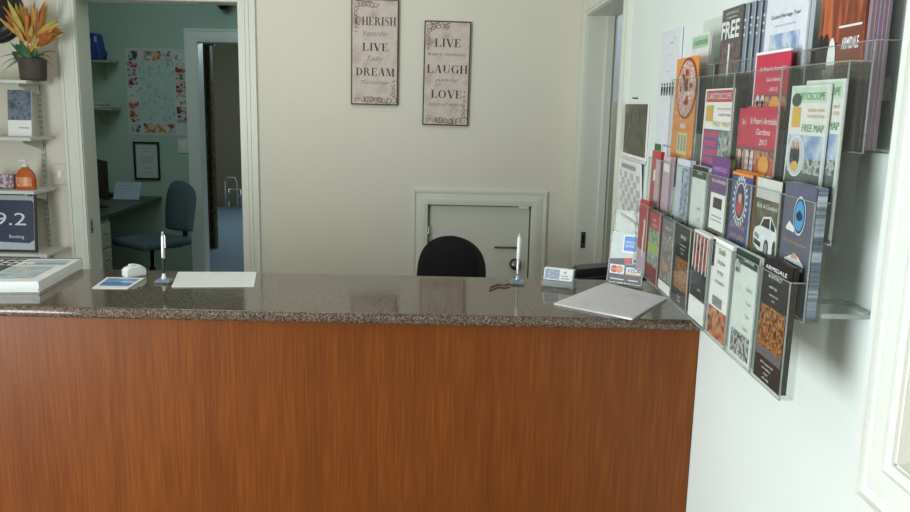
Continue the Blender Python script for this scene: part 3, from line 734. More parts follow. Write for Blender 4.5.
b = NB(); tube(b, [(-.09, 0, .012), (-.09, 0, .42), (-.06, 0, .5), (.06, 0, .5), (.09, 0, .42), (.09, 0, .012)], .012, 6); obj('front_hoop', b, SILVER, rk)
b = NB(); tube(b, [(-.09, .2, .012), (-.09, .2, .3), (.09, .2, .3), (.09, .2, .012)], .012, 6); tube(b, [(-.09, 0, .2), (-.09, .2, .2)], .01, 6); tube(b, [(.09, 0, .2), (.09, .2, .2)], .01, 6); obj('rear_hoop', b, SILVER, rk)

# ------------------------------------------------------------------ things on the counter
def flat_quad(name, label, cat, corners, t, mats, patches=(), texts=(), z=CTZ):
    """a sheet lying on the counter; corners in the photo: near-left, near-right, far-right, far-left"""
    P = [at(x, y, 'z', z+t) for x, y in corners]
    o_ = (P[0]+P[1])/2; X = (P[1]-P[0]); wd = (X.length+(P[2]-P[3]).length)/2; X.normalize()
    Y = Vector((-X.y, X.x, 0)); hh = ((P[2]+P[3])/2-o_).dot(Y)
    return card(name, label, cat, frame((o_.x, o_.y, z), X, Y, (0, 0, 1)), wd, hh, t, mats, patches, texts)
LINE = C('#c9cace', .6)
def poly_sheet(name, label, cat, corners, t, mat, z=CTZ, extra=None):
    P = [at(x, y, 'z', z+t) for x, y in corners]; o_ = sum(P, Vector())/4
    b = NB(); prism(b, [(p_.x-o_.x, p_.y-o_.y) for p_ in P], 'z', 0, t)
    o2 = tag(obj(name, b, mat, None, Matrix.Translation((o_.x, o_.y, z))), label, cat)
    X = ((P[1]-P[0])+(P[2]-P[3])).normalized(); Y = Vector((-X.y, X.x, 0))
    return o2, X, Y, P
poly_sheet('paper_sheet', 'white paper sheet beside the left pen stand', 'paper', [(171.5, 286.5), (254, 286), (256.5, 271.8), (178, 271.8)], .003, WHITE)
fo, X, Y, P = poly_sheet('paper_folder', 'large white document at the right end of the counter', 'document', [(554, 303), (632, 318.3), (667, 297.5), (606, 282.5)], .006, [C('#e6e2e6', .5)])
b = NB()
for i in range(9):
    q = .15+.08*i; L = .7 if i % 3 else .4
    A_ = P[0].lerp(P[3], q)+X*.03; B_ = A_+X*(L*.26); 
    cc = (P[0]+P[1]+P[2]+P[3])/4
    n_ = Y*.0014
    poly(b, [(v-cc).xy.to_3d()+Vector((0, 0, .0064)) for v in (A_-n_, B_-n_, B_+n_, A_+n_)])
tl = obj('printed_lines', b, LINE); tl.parent = fo
o_, X, Y, P = poly_sheet('postcard', 'blue printed card with a white border beside the white gadget', 'card', [(92, 288), (127.5, 288.6), (144.5, 278), (107, 277)], .002, WHITE)
b = NB(); cc = sum(P, Vector())/4
def inside(u, v): return (P[0].lerp(P[1], u)).lerp(P[3].lerp(P[2], u), v)
for u0, u1, v0, v1, mi in ((.08, .92, .22, .55, 0), (.08, .92, .62, .9, 1), (.1, .55, .56, .6, 0)):
    poly(b, [(inside(u, v)-cc).xy.to_3d()+Vector((0, 0, .0023)) for u, v in ((u0, v0), (u1, v0), (u1, v1), (u0, v1))], mi)
k = obj('print', b, [C('#4a7fc4', .4), C('#6f9bd4', .4)]); k.parent = o_
# white gadget
p = at(133, 277, 'z', CT); g = thing('card_reader', 'small white wedge shaped gadget on the counter', 'gadget', (p.x, p.y+.02, CTZ), math.radians(48))
b = NB(); prism(b, [(-.04, 0), (.034, 0), (.034, .024), (.014, .04), (-.028, .034), (-.04, .026)], 'y', -.02, .02)
bmesh.ops.bevel(b, geom=b.edges[:], offset=.003, segments=2, affect='EDGES'); obj('body', b, WHITE, g)
b = NB(); box(b, -.02, .0, -.01, .01, .0365, .044, 0, .002); obj('button', b, C('#e4e4e0', .4), g)
# pens
def pen_stand(label, px_, py_, top, lean, chain):
    p_ = at(px_, py_, 'z', CT)
    t = thing('pen_stand', label, 'pen', (p_.x, p_.y, CTZ))
    H_ = at(px_+lean, top, 'y', p_.y).z-CTZ; dx_ = at(px_+lean, top, 'y', p_.y).x-p_.x
    obj('base', box(NB(), -.026, .026, -.026, .026, 0, .008, 0, .002), ACRE, t)
    obj('base_label', box(NB(), -.02, .02, -.02, .02, .0085, .0095), C('#6f9cd0', .4), t)
    b_ = NB(); lathe(b_, [(.008, .0096), (.008, .018), (.0055, .022), (.005, .03)], n=12); obj('socket', b_, WHITE if not chain else SILVER, t)
    f = lambda q: Vector((dx_*q, 0, H_*q))
    b_ = NB(); tube(b_, [f(.17), f(.2), f(.46), f(.47)], [.0045, .0045, .0055, .005], 10); obj('grip', b_, BLACKINK if not chain else SILVER, t)
    b_ = NB(); tube(b_, [f(.471), f(.5), f(.88), f(.95)], [.0062, .0065, .0065, .005], 10); obj('barrel', b_, SILVER if not chain else WHITE, t)
    b_ = NB(); tube(b_, [f(.951), f(.975), f(1)], [.0035, .0045, .002], 8); box(b_, dx_*.9+.006, dx_*.9+.0085, -.002, .002, H_*.68, H_*.93); obj('clip', b_, SILVER, t)
    return t, p_
pen_stand('silver and black pen upright in the left clear desk stand', 164, 282, 231.5, -1.5, False)
t, p_ = pen_stand('slim white pen upright in the right clear desk stand', 517, 283.5, 233.5, 2.5, True)
b = NB(); pts = [at(x, y, 'z', CT+.006) for x, y in ((490, 287.5), (493, 286.5), (499, 284.5), (505, 285), (510, 284))]
for q0, q1 in zip(pts, pts[1:]):
    for i in range(4):
        c_ = q0.lerp(q1, i/4); s_ = bmesh.ops.create_uvsphere(b, u_segments=8, v_segments=6, radius=.0042, matrix=Matrix.Translation(c_))
tube(b, pts, .0018, 6); tag(obj('pen_chain', b, C('#6e4a3a', .35, .5)), 'short brown beaded chain beside the right pen stand', 'chain')
# business card holder
a, c = at(541, 286, 'z', CT), at(573, 289.5, 'z', CT); cx = (a+c)/2; wv = (c-a); wd = wv.length; X = wv.normalized(); Y = Vector((-X.y, X.x, 0))
ch = thing('card_holder', 'clear holder of business cards on the counter', 'holder', M=frame((cx.x, cx.y, CTZ), X, Y, (0, 0, 1)))
b = NB(); box(b, -wd/2, wd/2, 0, .04, 0, .003); box(b, -wd/2, wd/2, 0, .003, .003, .022); box(b, -wd/2, -wd/2+.003, .003, .04, .003, .022); box(b, wd/2-.003, wd/2, .003, .04, .003, .022); prism(b, [(.034, .003), (.04, .003), (.05, .03), (.047, .03)], 'x', -wd/2, wd/2)
obj('tray', b, ACRE, ch)
for i in range(5):
    o2 = Vector((cx.x, cx.y, CTZ+.0035))+Y*(.0055+.0045*i)
    zt = (Vector((0, 0, 1))*math.cos(.3)+Y*math.sin(.3)); nz = X.cross(zt)
    M = frame(o2+X*(.0015*(i % 2)-.002), X, zt, nz)
    if i == 0:
        first = card('business_card', 'business card with a small photo at the front of the clear holder', 'card', M, wd-.012, .062, .0015,
            [WHITE, PH('house_photo', ['#5a6f8a', '#b8c4d4', '#8a96a8', '#dfe4ea'], 70), C('#7a4a7c', .5), INK], [(.04, .38, .55, .95, 1), (0, .27, 1, .33, 2), (.62, .45, .9, .48, 3), (.62, .6, .85, .63, 3), (.68, .74, .78, .86, 1), (0, 0, 1, .24, 1)])
    else:
        q = dup(first, M, 'plain backed business card behind the front one in the clear holder'); q['group'] = 'business cards in the clear holder'
# payment sign stand
a, c = at(606.5, 284, 'z', CT), at(641, 289, 'z', CT); X = (c-a); wd = X.length; X.normalize(); Y = Vector((-X.y, X.x, 0))
cx = (a+c)/2; hz = at(613, 234, 'y', a.y).z-CT
tl_ = .14; zt = Vector((0, 0, 1))*math.cos(tl_)+Y*math.sin(tl_)
M = frame((cx.x, cx.y, CTZ+.009), X, zt, X.cross(zt))
ps = thing('payment_sign', 'clear standing sign with payment card logos by the brochure rack', 'sign', M=M)
h_ = hz/math.cos(tl_)
b = NB(); box(b, -wd/2, wd/2, .0, h_, 0, .002); box(b, -wd/2, wd/2, 0, h_+.075, -.005, -.003); obj('acrylic_panel', b, ACR, ps)
b = NB(); box(b, -wd/2, wd/2, -.0005, .0015, -.03, .003); obj('foot', b, ACRE, ps)
b = NB(); box(b, -wd/2-.001, -wd/2+.003, 0, h_+.075, -.006, .003); box(b, wd/2-.003, wd/2+.001, 0, h_, -.006, .003); box(b, -wd/2, wd/2, h_-.002, h_+.002, -.006, .003); obj('edge', b, ACRE, ps)
b = NB()
def R(x0, y0, x1, y1, mi, z): poly(b, [(-wd/2+x0*wd, y0*h_, z), (-wd/2+x1*wd, y0*h_, z), (-wd/2+x1*wd, y1*h_, z), (-wd/2+x0*wd, y1*h_, z)], mi)
z0 = .0025
R(.03, .03, .97, .98, 1, z0); poly(b, [(-wd/2+.03*wd, .02*h_, z0+.0003), (-wd/2+.97*wd, .02*h_, z0+.0003), (-wd/2+.97*wd, .54*h_, z0+.0003), (-wd/2+.03*wd, .46*h_, z0+.0003)], 0)
R(.36, .6, .8, .94, 3, z0+.0006); R(.4, .64, .76, .92, 2, z0+.0009); R(.06, .18, .48, .36, 3, z0+.0006); R(.53, .18, .96, .36, 3, z0+.0006); R(.45, .4, .66, .5, 4, z0+.0006); R(.68, .4, .82, .52, 3, z0+.0006)
R(.53, .33, .96, .36, 7, z0+.0008); R(.53, .18, .96, .205, 6, z0+.0008); R(.1, .07, .5, .09, 3, z0+.0006); R(.62, .07, .9, .09, 3, z0+.0006); R(.72, .43, .79, .49, 0, z0+.0009)
for cxx, mi in ((.19, 4), (.34, 6)):
    poly(b, [(-wd/2+(cxx+.105*math.cos(2*PI*i/20))*wd, .27*h_+.07*h_*math.sin(2*PI*i/20), z0+.0009+.0002*(mi == 6)) for i in range(20)], mi)
text(b, 'AMERICAN', -wd/2+.58*wd, .785*h_, .05*h_, 3, z0+.0012, .3*wd); text(b, 'EXPRESS', -wd/2+.58*wd, .71*h_, .05*h_, 3, z0+.0012, .28*wd)
text(b, 'MasterCard', -wd/2+.27*wd, .252*h_, .035*h_, 3, z0+.0014, .34*wd); text(b, 'VISA', -wd/2+.745*wd, .225*h_, .085*h_, 7, z0+.0012, .34*wd, .3)
text(b, 'eftpos', -wd/2+.62*wd, .405*h_-.03*h_, .028*h_, 3, z0+.0012, .26*wd)
obj('printed_sheet', b, [C('#3a3d48', .4), C('#c3cdc9', .4), C('#2f7fd6', .4), WHITE, C('#c32a36', .4), CREAM, C('#e0913a', .4), C('#27418f', .4)], ps, fix=False)
# black machine behind the counter
c = at(592, 262, 'y', 3.2)
pm = thing('office_machine', 'black machine on a low shelf behind the counter end', 'machine', (c.x, 3.2, 0))
b = NB(); zt1 = at(580, 266, 'y', 3.15).z; xl = at(570, 270, 'y', 3.15).x-c.x
prism(b, [(xl, .78), (W-c.x-.012, .78), (W-c.x-.012, zt1+.02), (xl+.02, zt1-.01)], 'y', -.08, .02); bmesh.ops.bevel(b, geom=b.edges[:], offset=.006, segments=2, affect='EDGES'); obj('case', b, C('#17181a', .4), pm)
b = NB(); prism(b, [(xl+.02, zt1-.05), (W-c.x-.03, zt1-.02), (W-c.x-.03, zt1-.012), (xl+.02, zt1-.042)], 'y', -.086, -.081); obj('slot', b, C('#3a3c40', .4), pm)
b = NB(); box(b, xl-.02, W-c.x-.012, -.1, .3, .755, .779); box(b, xl, xl+.02, -.08, .28, .0, .754); box(b, W-c.x-.04, W-c.x-.02, -.08, .28, 0, .754)
lsh = obj('low_shelf', b, C('#8a6a4a', .5)); lsh.location = (c.x, 3.2, 0); tag(lsh, 'low wooden shelf under the black machine behind the counter', 'shelf')
# magazine stacks on the left of the counter
def mag_stack(n, corners, t, label0, labeln, mats, patches, texts, group):
    P0 = [at(x, y, 'z', CTZ+n*t) for x, y in corners]
    o0 = (P0[0]+P0[1])/2; X = (P0[1]-P0[0]).normalized(); Y = Vector((-X.y, X.x, 0)); wd = (P0[1]-P0[0]).length; hh = ((P0[2]+P0[3])/2-o0).dot(Y); sk = ((P0[2]+P0[3])/2-o0).dot(X)
    top = None
    for i in range(n)[::-1]:
        jx, jy = (0, 0) if i == n-1 else (random.uniform(-.002, .002), random.uniform(-.002, .002))
        M = frame((o0.x+jx, o0.y+jy, CTZ+i*t+.0002*0), X, Y, (0, 0, 1))
        if i == n-1:
            top = card('magazine', label0, 'magazine', M, wd, hh, t-.0008, mats, patches, texts, group=group)
        else:
            if i == n-2: low = card('magazine', labeln, 'magazine', M, wd, hh, t-.0008, [WHITE], (), (), group=group)
            else: dup(low, M)
random.seed(5)
BEACH = PH('beach_photo', ['#4f86b8', '#86b4d4', '#cdd8dc', '#d0b48c', '#9a7a58'], 9, (1, 2.2, 1))
mag_stack(6, [(-22, 281.5), (38, 281.5), (83, 258.5), (42, 257)], .006, 'top magazine with a beach photo cover in the right counter pile', 'white edged magazine under the top one of the beach pile', [WHITE, BEACH, C('#b8c8d8', .4), C('#8aa4c4', .4), C('#6f4f7c', .4)],
    [(.04, .12, .8, .62, 1), (.04, .8, .9, .88, 2), (.3, .72, .9, .78, 3), (.0, .95, 1, .99, 4)], [('Armidale', .5, .66, .07, C('#8096b4', .5))], 'magazines in the pile with a beach photo cover')
mag_stack(6, [(-75, 280), (-25, 281), (40.5, 256.6), (-6, 256)], .0055, 'top magazine with a dark cover lettered FREE on the far left pile', 'white edged magazine under the dark FREE cover pile', [C('#3a3836', .4), PH('cover_mix', ['#5a4438', '#8a7660', '#2a2a2a', '#b09a80'], 20)],
    [(.05, .05, .95, .4, 1)], [('FREE', .5, .6, .24, WHITE, {'wid': .86}), ('Armidale visitor guide', .5, .88, .04, WHITE, {'wid': .7})], 'magazines in the pile with the dark FREE cover')

# ------------------------------------------------------------------ right wall: calendar and notice
cal = None
A_, B_ = at(624, 103, 'x', W-.01), at(648, 101, 'x', W-.01); cy = (A_.y+B_.y)/2; cw = abs(A_.y-B_.y); ct = A_.z; cb = at(634, 225, 'x', W-.03).z; cm = at(633, 158, 'x', W-.01).z
cal = thing('wall_calendar', 'wall calendar with a dark photo page over a grey month grid', 'calendar', (W-.002, cy, cm))
def wallM(y, z, x): return frame((x, y, z), (0, -1, 0), (0, 0, 1), (-1, 0, 0))
up = card('photo_page', '', '', wallM(0, 0, 0), cw, ct-cm, .004, [WHITE, PH('fern_photo', ['#1d1f18', '#33382a', '#5a5a44', '#23241e', '#8a8468'], 14, (1, .6, 1))], [(.03, .05, .97, .98, 1)], [], parent=cal)
cols = [WHITE, C('#c6cace', .6), C('#a2a6aa', .6)]
pat = []
for i in range(7):
    for j in range(6):
        if (i+j) % 2: pat.append((.05+.13*i, .12+.115*j, .05+.13*i+.12, .12+.115*j+.105, 1))
pat += [(.2, .86, .8, .93, 2), (.02, .0, .98, .07, 2)]
lo = card('month_page', '', '', wallM(0, 0, 0), cw, cm-cb, .004, cols, pat, [], parent=cal)
lo.matrix_basis = Matrix.Translation((0, 0, 0)) @ wallM(0, 0, 0) @ Matrix.Rotation(math.radians(4), 4, 'X') @ Matrix.Translation((-.02, -(cm-cb)-.012, .004+.01))
b = NB(); box(b, -.012, -.002, -cw/2, cw/2, -.012, .0); obj('binding', b, C('#d8dad8', .5), cal)
b = NB(); lathe(b, [(.003, -.02), (.003, .0), (.006, .0005), (.001, .001)], n=8, axis='x'); q = obj('nail', b, BLACKP, cal); q.location = (0, 0, ct-cm+.02)
A_, B_ = at(661, 33, 'x', W-.012), at(681, 25, 'x', W-.012); zb = at(652, 165, 'x', W-.012).z
nt = card('wall_notice', 'tall white notice sheet with little figures and a green square', 'notice', wallM((A_.y+B_.y)/2, zb, W-.003), A_.y-B_.y, A_.z-zb, .006, [C('#e4e9f0', .4), C('#2f6a3c', .5), C('#9aa3b0', .5)],
    [(.02, .0, .38, .17, 1), (.45, 0, .92, .18, 0), (.45, .005, .47, .16, 2), (.9, .005, .92, .16, 2), (.47, .16, .9, .175, 2)],
    [('Visitors', .72, .93, .012, INK), ('please read', .6, .9, .012, INK), ('Welcome to our town', .5, .82, .009, C('#9aa3b0', .5)), ('guided walks', .5, .7, .012, C('#9aa3b0', .5)), ('daily', .55, .66, .01, C('#9aa3b0', .5)), ('. . . . .', .5, .27, .02, INK)])
b = NB()
for i in range(5):
    u = -.28+.14*i; wn = A_.y-B_.y; hn = A_.z-zb; x = u*wn; v = .56*hn
    poly(b, [(x+.007*math.cos(k*PI/5), v+.026+.006*math.sin(k*PI/5), .0075) for k in range(10)]); poly(b, [(x-.011, v+.018, .0075), (x-.011, v+.004, .0075), (x-.005, v-.014, .0075), (x+.005, v-.014, .0075), (x+.011, v+.004, .0075), (x+.011, v+.018, .0075)])
q = obj('figures', b, BLACKINK, fix=False); q.parent = nt
c = at(660, 100, 'x', W-.01)

# ------------------------------------------------------------------ brochure racks
PD = .1575; RY = 1.43                      # lower rack: pockets for slim leaflets
QD = .2905; QY = 1.424                     # upper rack: wider pockets
ROW = {4: (.603, .630, 1.158, 1.378), 3: (.633, .661, 1.305, 1.522), 2: (.664, .700, 1.448, 1.765), 1: (.703, .750, 1.61, 1.80)}
def pocket(par, x0, x1, y0, y1, z0, z1, zback):
    t = .0025; g = .0015
    b = NB(); y0 += g; y1 -= g
    box(b, x0, x0+t, y0, y1, z0, z1); box(b, x1-t, x1, y0, y1, z0, zback)
    box(b, x0+t, x1-t, y0, y0+t, z0, z1); box(b, x0+t, x1-t, y1-t, y1, z0, z1); box(b, x0+t, x1-t, y0+t, y1-t, z0, z0+t)
    p_ = obj('pocket', b, ACR); sub(p_, par)
    b = NB(); e = .0016
    for y in (y0, y1): tube(b, [(x0, y, z0), (x0, y, z1)], e, 6)
    tube(b, [(x0, y0, z0), (x0, y1, z0)], e, 6); tube(b, [(x0, y0, z1), (x0, y1, z1)], e*.7, 6)
    tube(b, [(x0, y0, z1), (x1, y0, z1)], e*.8, 6)
    q_ = obj('edge_bead', b, ACRE); q_.parent = p_; q_.matrix_parent_inverse = p_.matrix_basis.inverted()
def bracket_loop(par, x0, y, z):
    for zz in (z,):
        pts = [(x0, y, zz), (W-.025, y, zz), (W-.01, y+.006, zz), (W-.005, y+.02, zz), (W-.005, y+.1, zz), (W-.015, y+.115, zz), (x0+.03, y+.12, zz)]
        b = NB(); tube(b, pts, .005, 8); sub(obj('wall_bracket', b, ACRE), par)
lower = thing('brochure_rack', 'lower clear acrylic rack of slim leaflets in two stepped rows', 'rack', (.64, 2.06, 1.158))
upper = thing('brochure_rack', 'upper clear acrylic rack of wide leaflets against the right wall', 'rack', (.70, 2.0, 1.448))
for r in (4, 3):
    x0, x1, z0, z1 = ROW[r]
    for k in range(8): pocket(lower, x0, x1, RY+k*PD, RY+(k+1)*PD, z0, z1, z1)
for r in (2, 1):
    x0, x1, z0, z1 = ROW[r]
    QB = [QY, 1.70, 1.965, 2.30, 2.586] if r == 1 else [QY+k*QD for k in range(5)]
    for k in range(4): pocket(upper, x0, x1, QB[k], QB[k+1], z0, z1, 1.765 if r == 2 else 1.94)
bracket_loop(lower, .665, RY+.004, 1.318); bracket_loop(lower, .665, RY+8*PD-.03, 1.318)
b = NB(); box(b, .746, W-.001, QY+.05, QY+.09, 1.7, 1.74); box(b, .746, W-.001, QY+1.0, QY+1.04, 1.7, 1.74); sub(obj('wall_mount', b, ACRE), upper)

P_NIGHT = PH('night_food', ['#17110f', '#3a2018', '#7a4424', '#d08a3c', '#2a1812', '#8a5a3a', '#e8c48a'], 75)
P_MOSAIC = PH('grey_mosaic', ['#2b2a30', '#d8d8d4', '#6a5a4c', '#aaa6a0', '#40383a', '#c8b69c'], 60)
P_LAND = PH('landscape', ['#4a6a8a', '#b4c8d8', '#6a8a54', '#8aa05a', '#e0e4e0'], 40)
P_FOOD = PH('pizza_topping', ['#8a2a1c', '#e4cdbc', '#b84a34', '#f0e6dc', '#5a1a14'], 70)
P_CITY = PH('sunset_arches', ['#7a2f3c', '#c85a50', '#4a2a3a', '#e08a6a'], 35)
P_DARKMAG = PH('dark_food', ['#2a2628', '#4a4046', '#7a6268', '#3a3034', '#a88a7c'], 45)
P_RUST = PH('rusty_iron', ['#8a3a1c', '#b4502a', '#6a2c18', '#c86a3c', '#93421f'], 16, (1, .15, 1))
P_HERIT = PH('heritage_house', ['#5a3f3c', '#a08a80', '#3a3a44', '#8a5a4c', '#c4b4a8'], 30)
P_SKY = PH('cloudy_sky', ['#4f6fa8', '#8aa4cc', '#d0d8e4', '#6a86ba'], 14)
P_HORSE = PH('carriage', ['#7a8494', '#3a3e34', '#c8ccd0', '#55604a', '#9aa2ac'], 45)
P_PALACE = PH('palace_red', ['#8a2c3a', '#b4583c', '#d09a6a', '#6a2030', '#c4806a'], 22)
P_SPEC = PH('blue_white_print', ['#5a6f8c', '#c8d4e0', '#8a9cb4', '#3a4a66', '#e0e6ea'], 55)
P_OLIVE = PH('olive_field', ['#4a4a34', '#6a6a4a', '#3a3a2a', '#7c7858'], 20)
PINK = C('#c8b0c0', .4); RED = C('#b8303c', .35); CRIM = C('#c8244c', .35); ORNG = C('#e08a2e', .35); DKG = C('#1f3a30', .35); GREY = C('#8a8c90', .4); PURP = C('#6a3f7c', .35)
BLUE = C('#3a4a80', .35); NAVY = C('#25305c', .35); LBLUE = C('#4a9ad0', .35); SLATE = C('#5b5e74', .35); YEL = C('#dcb04c', .4); GRN = C('#4f9a5c', .4); PALE = C('#e2e6e4', .4); CRM = C('#d8d4cc', .4); BLK = C('#1b191c', .35); MAG = C('#b83a6c', .35); RBLUE = C('#34459a', .35); SAND = C('#c89a7a', .4)

def leaf(row, yf, yn, zt, zb, name, label, mats, pat, txt, n=1, t=.003, bend=0.0, lean=.6, dx=.0035, shift=0.0, group=None, lab2=None, cat='leaflet', roll=0.0, twist=0.0, drop=0.0, cm=None):
    x0 = ROW[row][0]+dx; wd = yf-yn; h = zt-zb; yc = (yf+yn)/2
    def MM(k): return frame((x0+k*(t+.0004)+t, yc-shift*k, zb-drop*k), (0, -1, 0), (0, 0, 1), (-1, 0, 0)) @ Matrix.Rotation(-math.radians(lean), 4, 'X') @ Matrix.Rotation(math.radians(roll), 4, 'Z') @ Matrix.Rotation(math.radians(twist*(1 if k == 0 else .5)), 4, 'Y')
    o = card(name, label, cat, MM(0), wd, h, t, mats, pat, txt, bend=bend)
    if n > 1:
        sh_ = label.split(' in ')[0].split(' at ')[0]
        g = group or 'copies behind the ' + sh_
        x0 += .0012
        c_ = card(name, lab2 or 'copy behind the ' + sh_, cat, MM(1), wd, h, t, [cm or mats[0]], (), (), group=g)
        for k in range(2, n): dup(c_, MM(k))
    return o
Z4 = 1.162; Z3 = 1.309; Z2 = 1.452; Z1 = 1.614
# bottom row, from the far end
leaf(4, 2.668, 2.548, 1.387, Z4, 'leaflet', 'red leaflet with a white wave at the far end of the bottom row', [RED, PINK, WHITE], [(.0, .0, 1, .3, 1), (.55, .2, .7, .5, 2), (.6, .5, .75, .75, 2)], [], 3)
leaf(4, 2.522, 2.386, 1.368, Z4, 'leaflet', 'red topped leaflet with stacked landscape pictures in the bottom row', [RED, P_LAND, C('#a8bc5c', .4), C('#7a2430', .4), P_HORSE], [(0, .55, 1, .76, 1), (0, .4, 1, .55, 2), (0, .22, 1, .4, 4), (0, 0, 1, .2, 3)], [('discover', .5, .88, .04, WHITE), ('the highlands', .5, .81, .035, WHITE)], 4)
leaf(4, 2.364, 2.228, 1.368, Z4, 'leaflet', 'grey leaflet covered in a mosaic of small photographs in the bottom row', [C('#77707c', .4), P_MOSAIC, WHITE, SAND], [(.05, .58, .95, .8, 1), (.05, .16, .95, .56, 1), (0, 0, 1, .13, 2), (.3, .3, .7, .4, 3)], [('Gallery trail', .5, .87, .045, WHITE)], 4)
leaf(4, 2.208, 2.071, 1.372, Z4, 'leaflet', 'black leaflet with an orange food photograph in the bottom row', [BLK, P_NIGHT], [(.04, .2, .96, .6, 1)], [('DINING', .5, .85, .045, WHITE), ('guide to eating out', .5, .76, .025, WHITE), ('in our region', .5, .71, .025, WHITE), ('local wine', .5, .66, .022, WHITE), ('open daily', .5, .1, .025, WHITE), ('see inside', .5, .05, .025, WHITE)], 3)
leaf(4, 2.05, 1.915, 1.382, Z4, 'leaflet', 'leaflet with red arches and a black band in the bottom row', [WHITE, P_CITY, BLK, WHITE], [(.06, .58, .94, .97, 1), (.02, .25, .98, .58, 2), (.2, .55, .25, .96, 3), (.42, .55, .47, .96, 3), (.64, .55, .69, .96, 3), (.85, .55, .9, .96, 3)], [('gallery', .6, .35, .03, WHITE)], 5, roll=0)
leaf(4, 1.893, 1.757, 1.388, Z4, 'leaflet', 'white leaflet with black script and a red photo foot in the bottom row', [WHITE, BLK, P_PALACE, GREY], [(.02, 0, .98, .3, 2), (.2, .32, .7, .42, 3), (.0, .7, .12, .98, 1)], [('Uralla', .5, .86, .06, BLACKINK, {'shear': .4}), ('the place', .52, .76, .045, BLACKINK, {'shear': .4}), ('to stay', .5, .66, .045, BLACKINK, {'shear': .4}), ('and explore', .5, .56, .04, BLACKINK, {'shear': .4})], 4)
leaf(4, 1.736, 1.6, 1.390, Z4, 'leaflet', 'white leaflet with a dark green heading band in the bottom row', [C('#dfe8e2', .4), DKG, P_HORSE, GREY], [(0, .87, 1, 1, 1), (.03, .78, .25, .9, 2), (.1, .03, .9, .25, 2)], [('Guest house', .6, .91, .035, WHITE), ('Saddles', .7, .66, .035, GREY), ('Horses', .72, .54, .03, GREY), ('Trails', .72, .42, .03, GREY), ('Stables', .7, .3, .03, GREY)], 3)
leaf(4, 1.577, 1.447, 1.402, Z4, 'leaflet', 'black leaflet with night lights photo at the near end of the bottom row', [BLK, P_NIGHT, C('#6a6468', .4)], [(.02, .28, .98, .62, 1), (.02, .2, .98, .28, 2)], [('ARMIDALE', .5, .91, .032, WHITE, {'wid': .8}), ('& DISTRICT', .5, .85, .03, WHITE, {'wid': .5}), ('visitor map', .45, .77, .024, WHITE), ('markets and food', .5, .71, .018, WHITE), ('music', .5, .67, .018, WHITE), ('where to go after dark', .5, .15, .02, WHITE), ('every weekend', .5, .11, .02, WHITE), ('all year', .5, .07, .02, WHITE), ('call in today', .5, .03, .02, WHITE)], 4)
# third row
leaf(3, 2.672, 2.556, 1.545, Z3, 'leaflet', 'red edged leaflet with white curls at the far end of the third row', [RED, PINK, WHITE], [(.3, .1, .45, .3, 2), (.3, .6, .5, .75, 2), (.5, .05, .95, .9, 1)], [], 3)
leaf(3, 2.522, 2.44, 1.537, Z3, 'leaflet', 'pale mauve leaflet in a third row pocket near the far end', [PINK, WHITE], [(.1, .8, .9, .9, 1)], [], 4)
leaf(3, 2.366, 2.236, 1.54, Z3, 'leaflet', 'white and blue grey leaflet leaning in its pocket in the third row', [C('#c9d2e0', .4), P_SPEC], [(.45, .05, .95, .9, 1)], [], 4)
leaf(3, 2.206, 2.07, 1.532, Z3, 'leaflet', 'white leaflet with a black green cap band in the third row', [C('#dfe6e4', .4), C('#18281f', .4), GREY], [(0, .86, 1, 1, 1)], [('Country', .5, .91, .04, WHITE), ('Saddles', .6, .5, .035, GREY), ('Riding', .62, .38, .03, GREY), ('Stables', .6, .25, .03, GREY)], 5)
leaf(3, 2.045, 1.912, 1.566, Z3, 'leaflet', 'purple headed leaflet with a framed white panel in the third row', [P_OLIVE, PURP, WHITE, BLK, GREY], [(0, .66, 1, 1, 1), (.08, .32, .92, .66, 2), (.25, .52, .75, .62, 3), (.2, .4, .8, .41, 4), (.2, .44, .8, .45, 4)], [('ARMIDALE', .5, .87, .04, C('#c8a8d8', .4), {'wid': .75}), ('Bed and Breakfast', .5, .76, .035, WHITE, {'wid': .8, 'shear': .3})], 3)
lb = leaf(3, 1.888, 1.757, 1.542, Z3, 'leaflet', 'blue leaflet with an oval portrait badge in the third row', [C('#454f86', .4), ORNG, BLK], [(0, .97, 1, 1, 1), (.35, .04, .55, .14, 2)], [('Eat, stay', .5, .47, .06, SAND, {'shear': .3, 'wid': .75}), ('and play', .5, .37, .06, SAND, {'shear': .3, 'wid': .7})], 1)
b = NB()
def oval(b, cx, cy, rx, ry, z, mi, n=28): poly(b, [(cx+rx*math.cos(2*PI*i/n), cy+ry*math.sin(2*PI*i/n), z) for i in range(n)], mi)
cy = .73*(1.542-Z3); t_ = .003
for i in range(22):
    a_ = 2*PI*i/22; c_, s_ = math.cos(a_), math.sin(a_); r1, r2 = .78, .98
    poly(b, [(.048*r1*math.cos(a_-.07), cy+.058*r1*math.sin(a_-.07), t_+.0011), (.048*r1*math.cos(a_+.07), cy+.058*r1*math.sin(a_+.07), t_+.0011), (.048*r2*math.cos(a_+.07), cy+.058*r2*math.sin(a_+.07), t_+.0011), (.048*r2*math.cos(a_-.07), cy+.058*r2*math.sin(a_-.07), t_+.0011)], 0)
oval(b, 0, cy, .034, .043, t_+.0010, 0); oval(b, 0, cy, .030, .039, t_+.0013, 1); oval(b, 0, cy-.012, .02, .02, t_+.0016, 2); oval(b, 0, cy+.01, .011, .014, t_+.0018, 3); oval(b, 0, cy+.022, .012, .006, t_+.002, 1)
q = obj('badge', b, [PALE, NAVY, C('#b04a44', .4), C('#d8a890', .4)], fix=False); q.parent = lb
OR_L = None
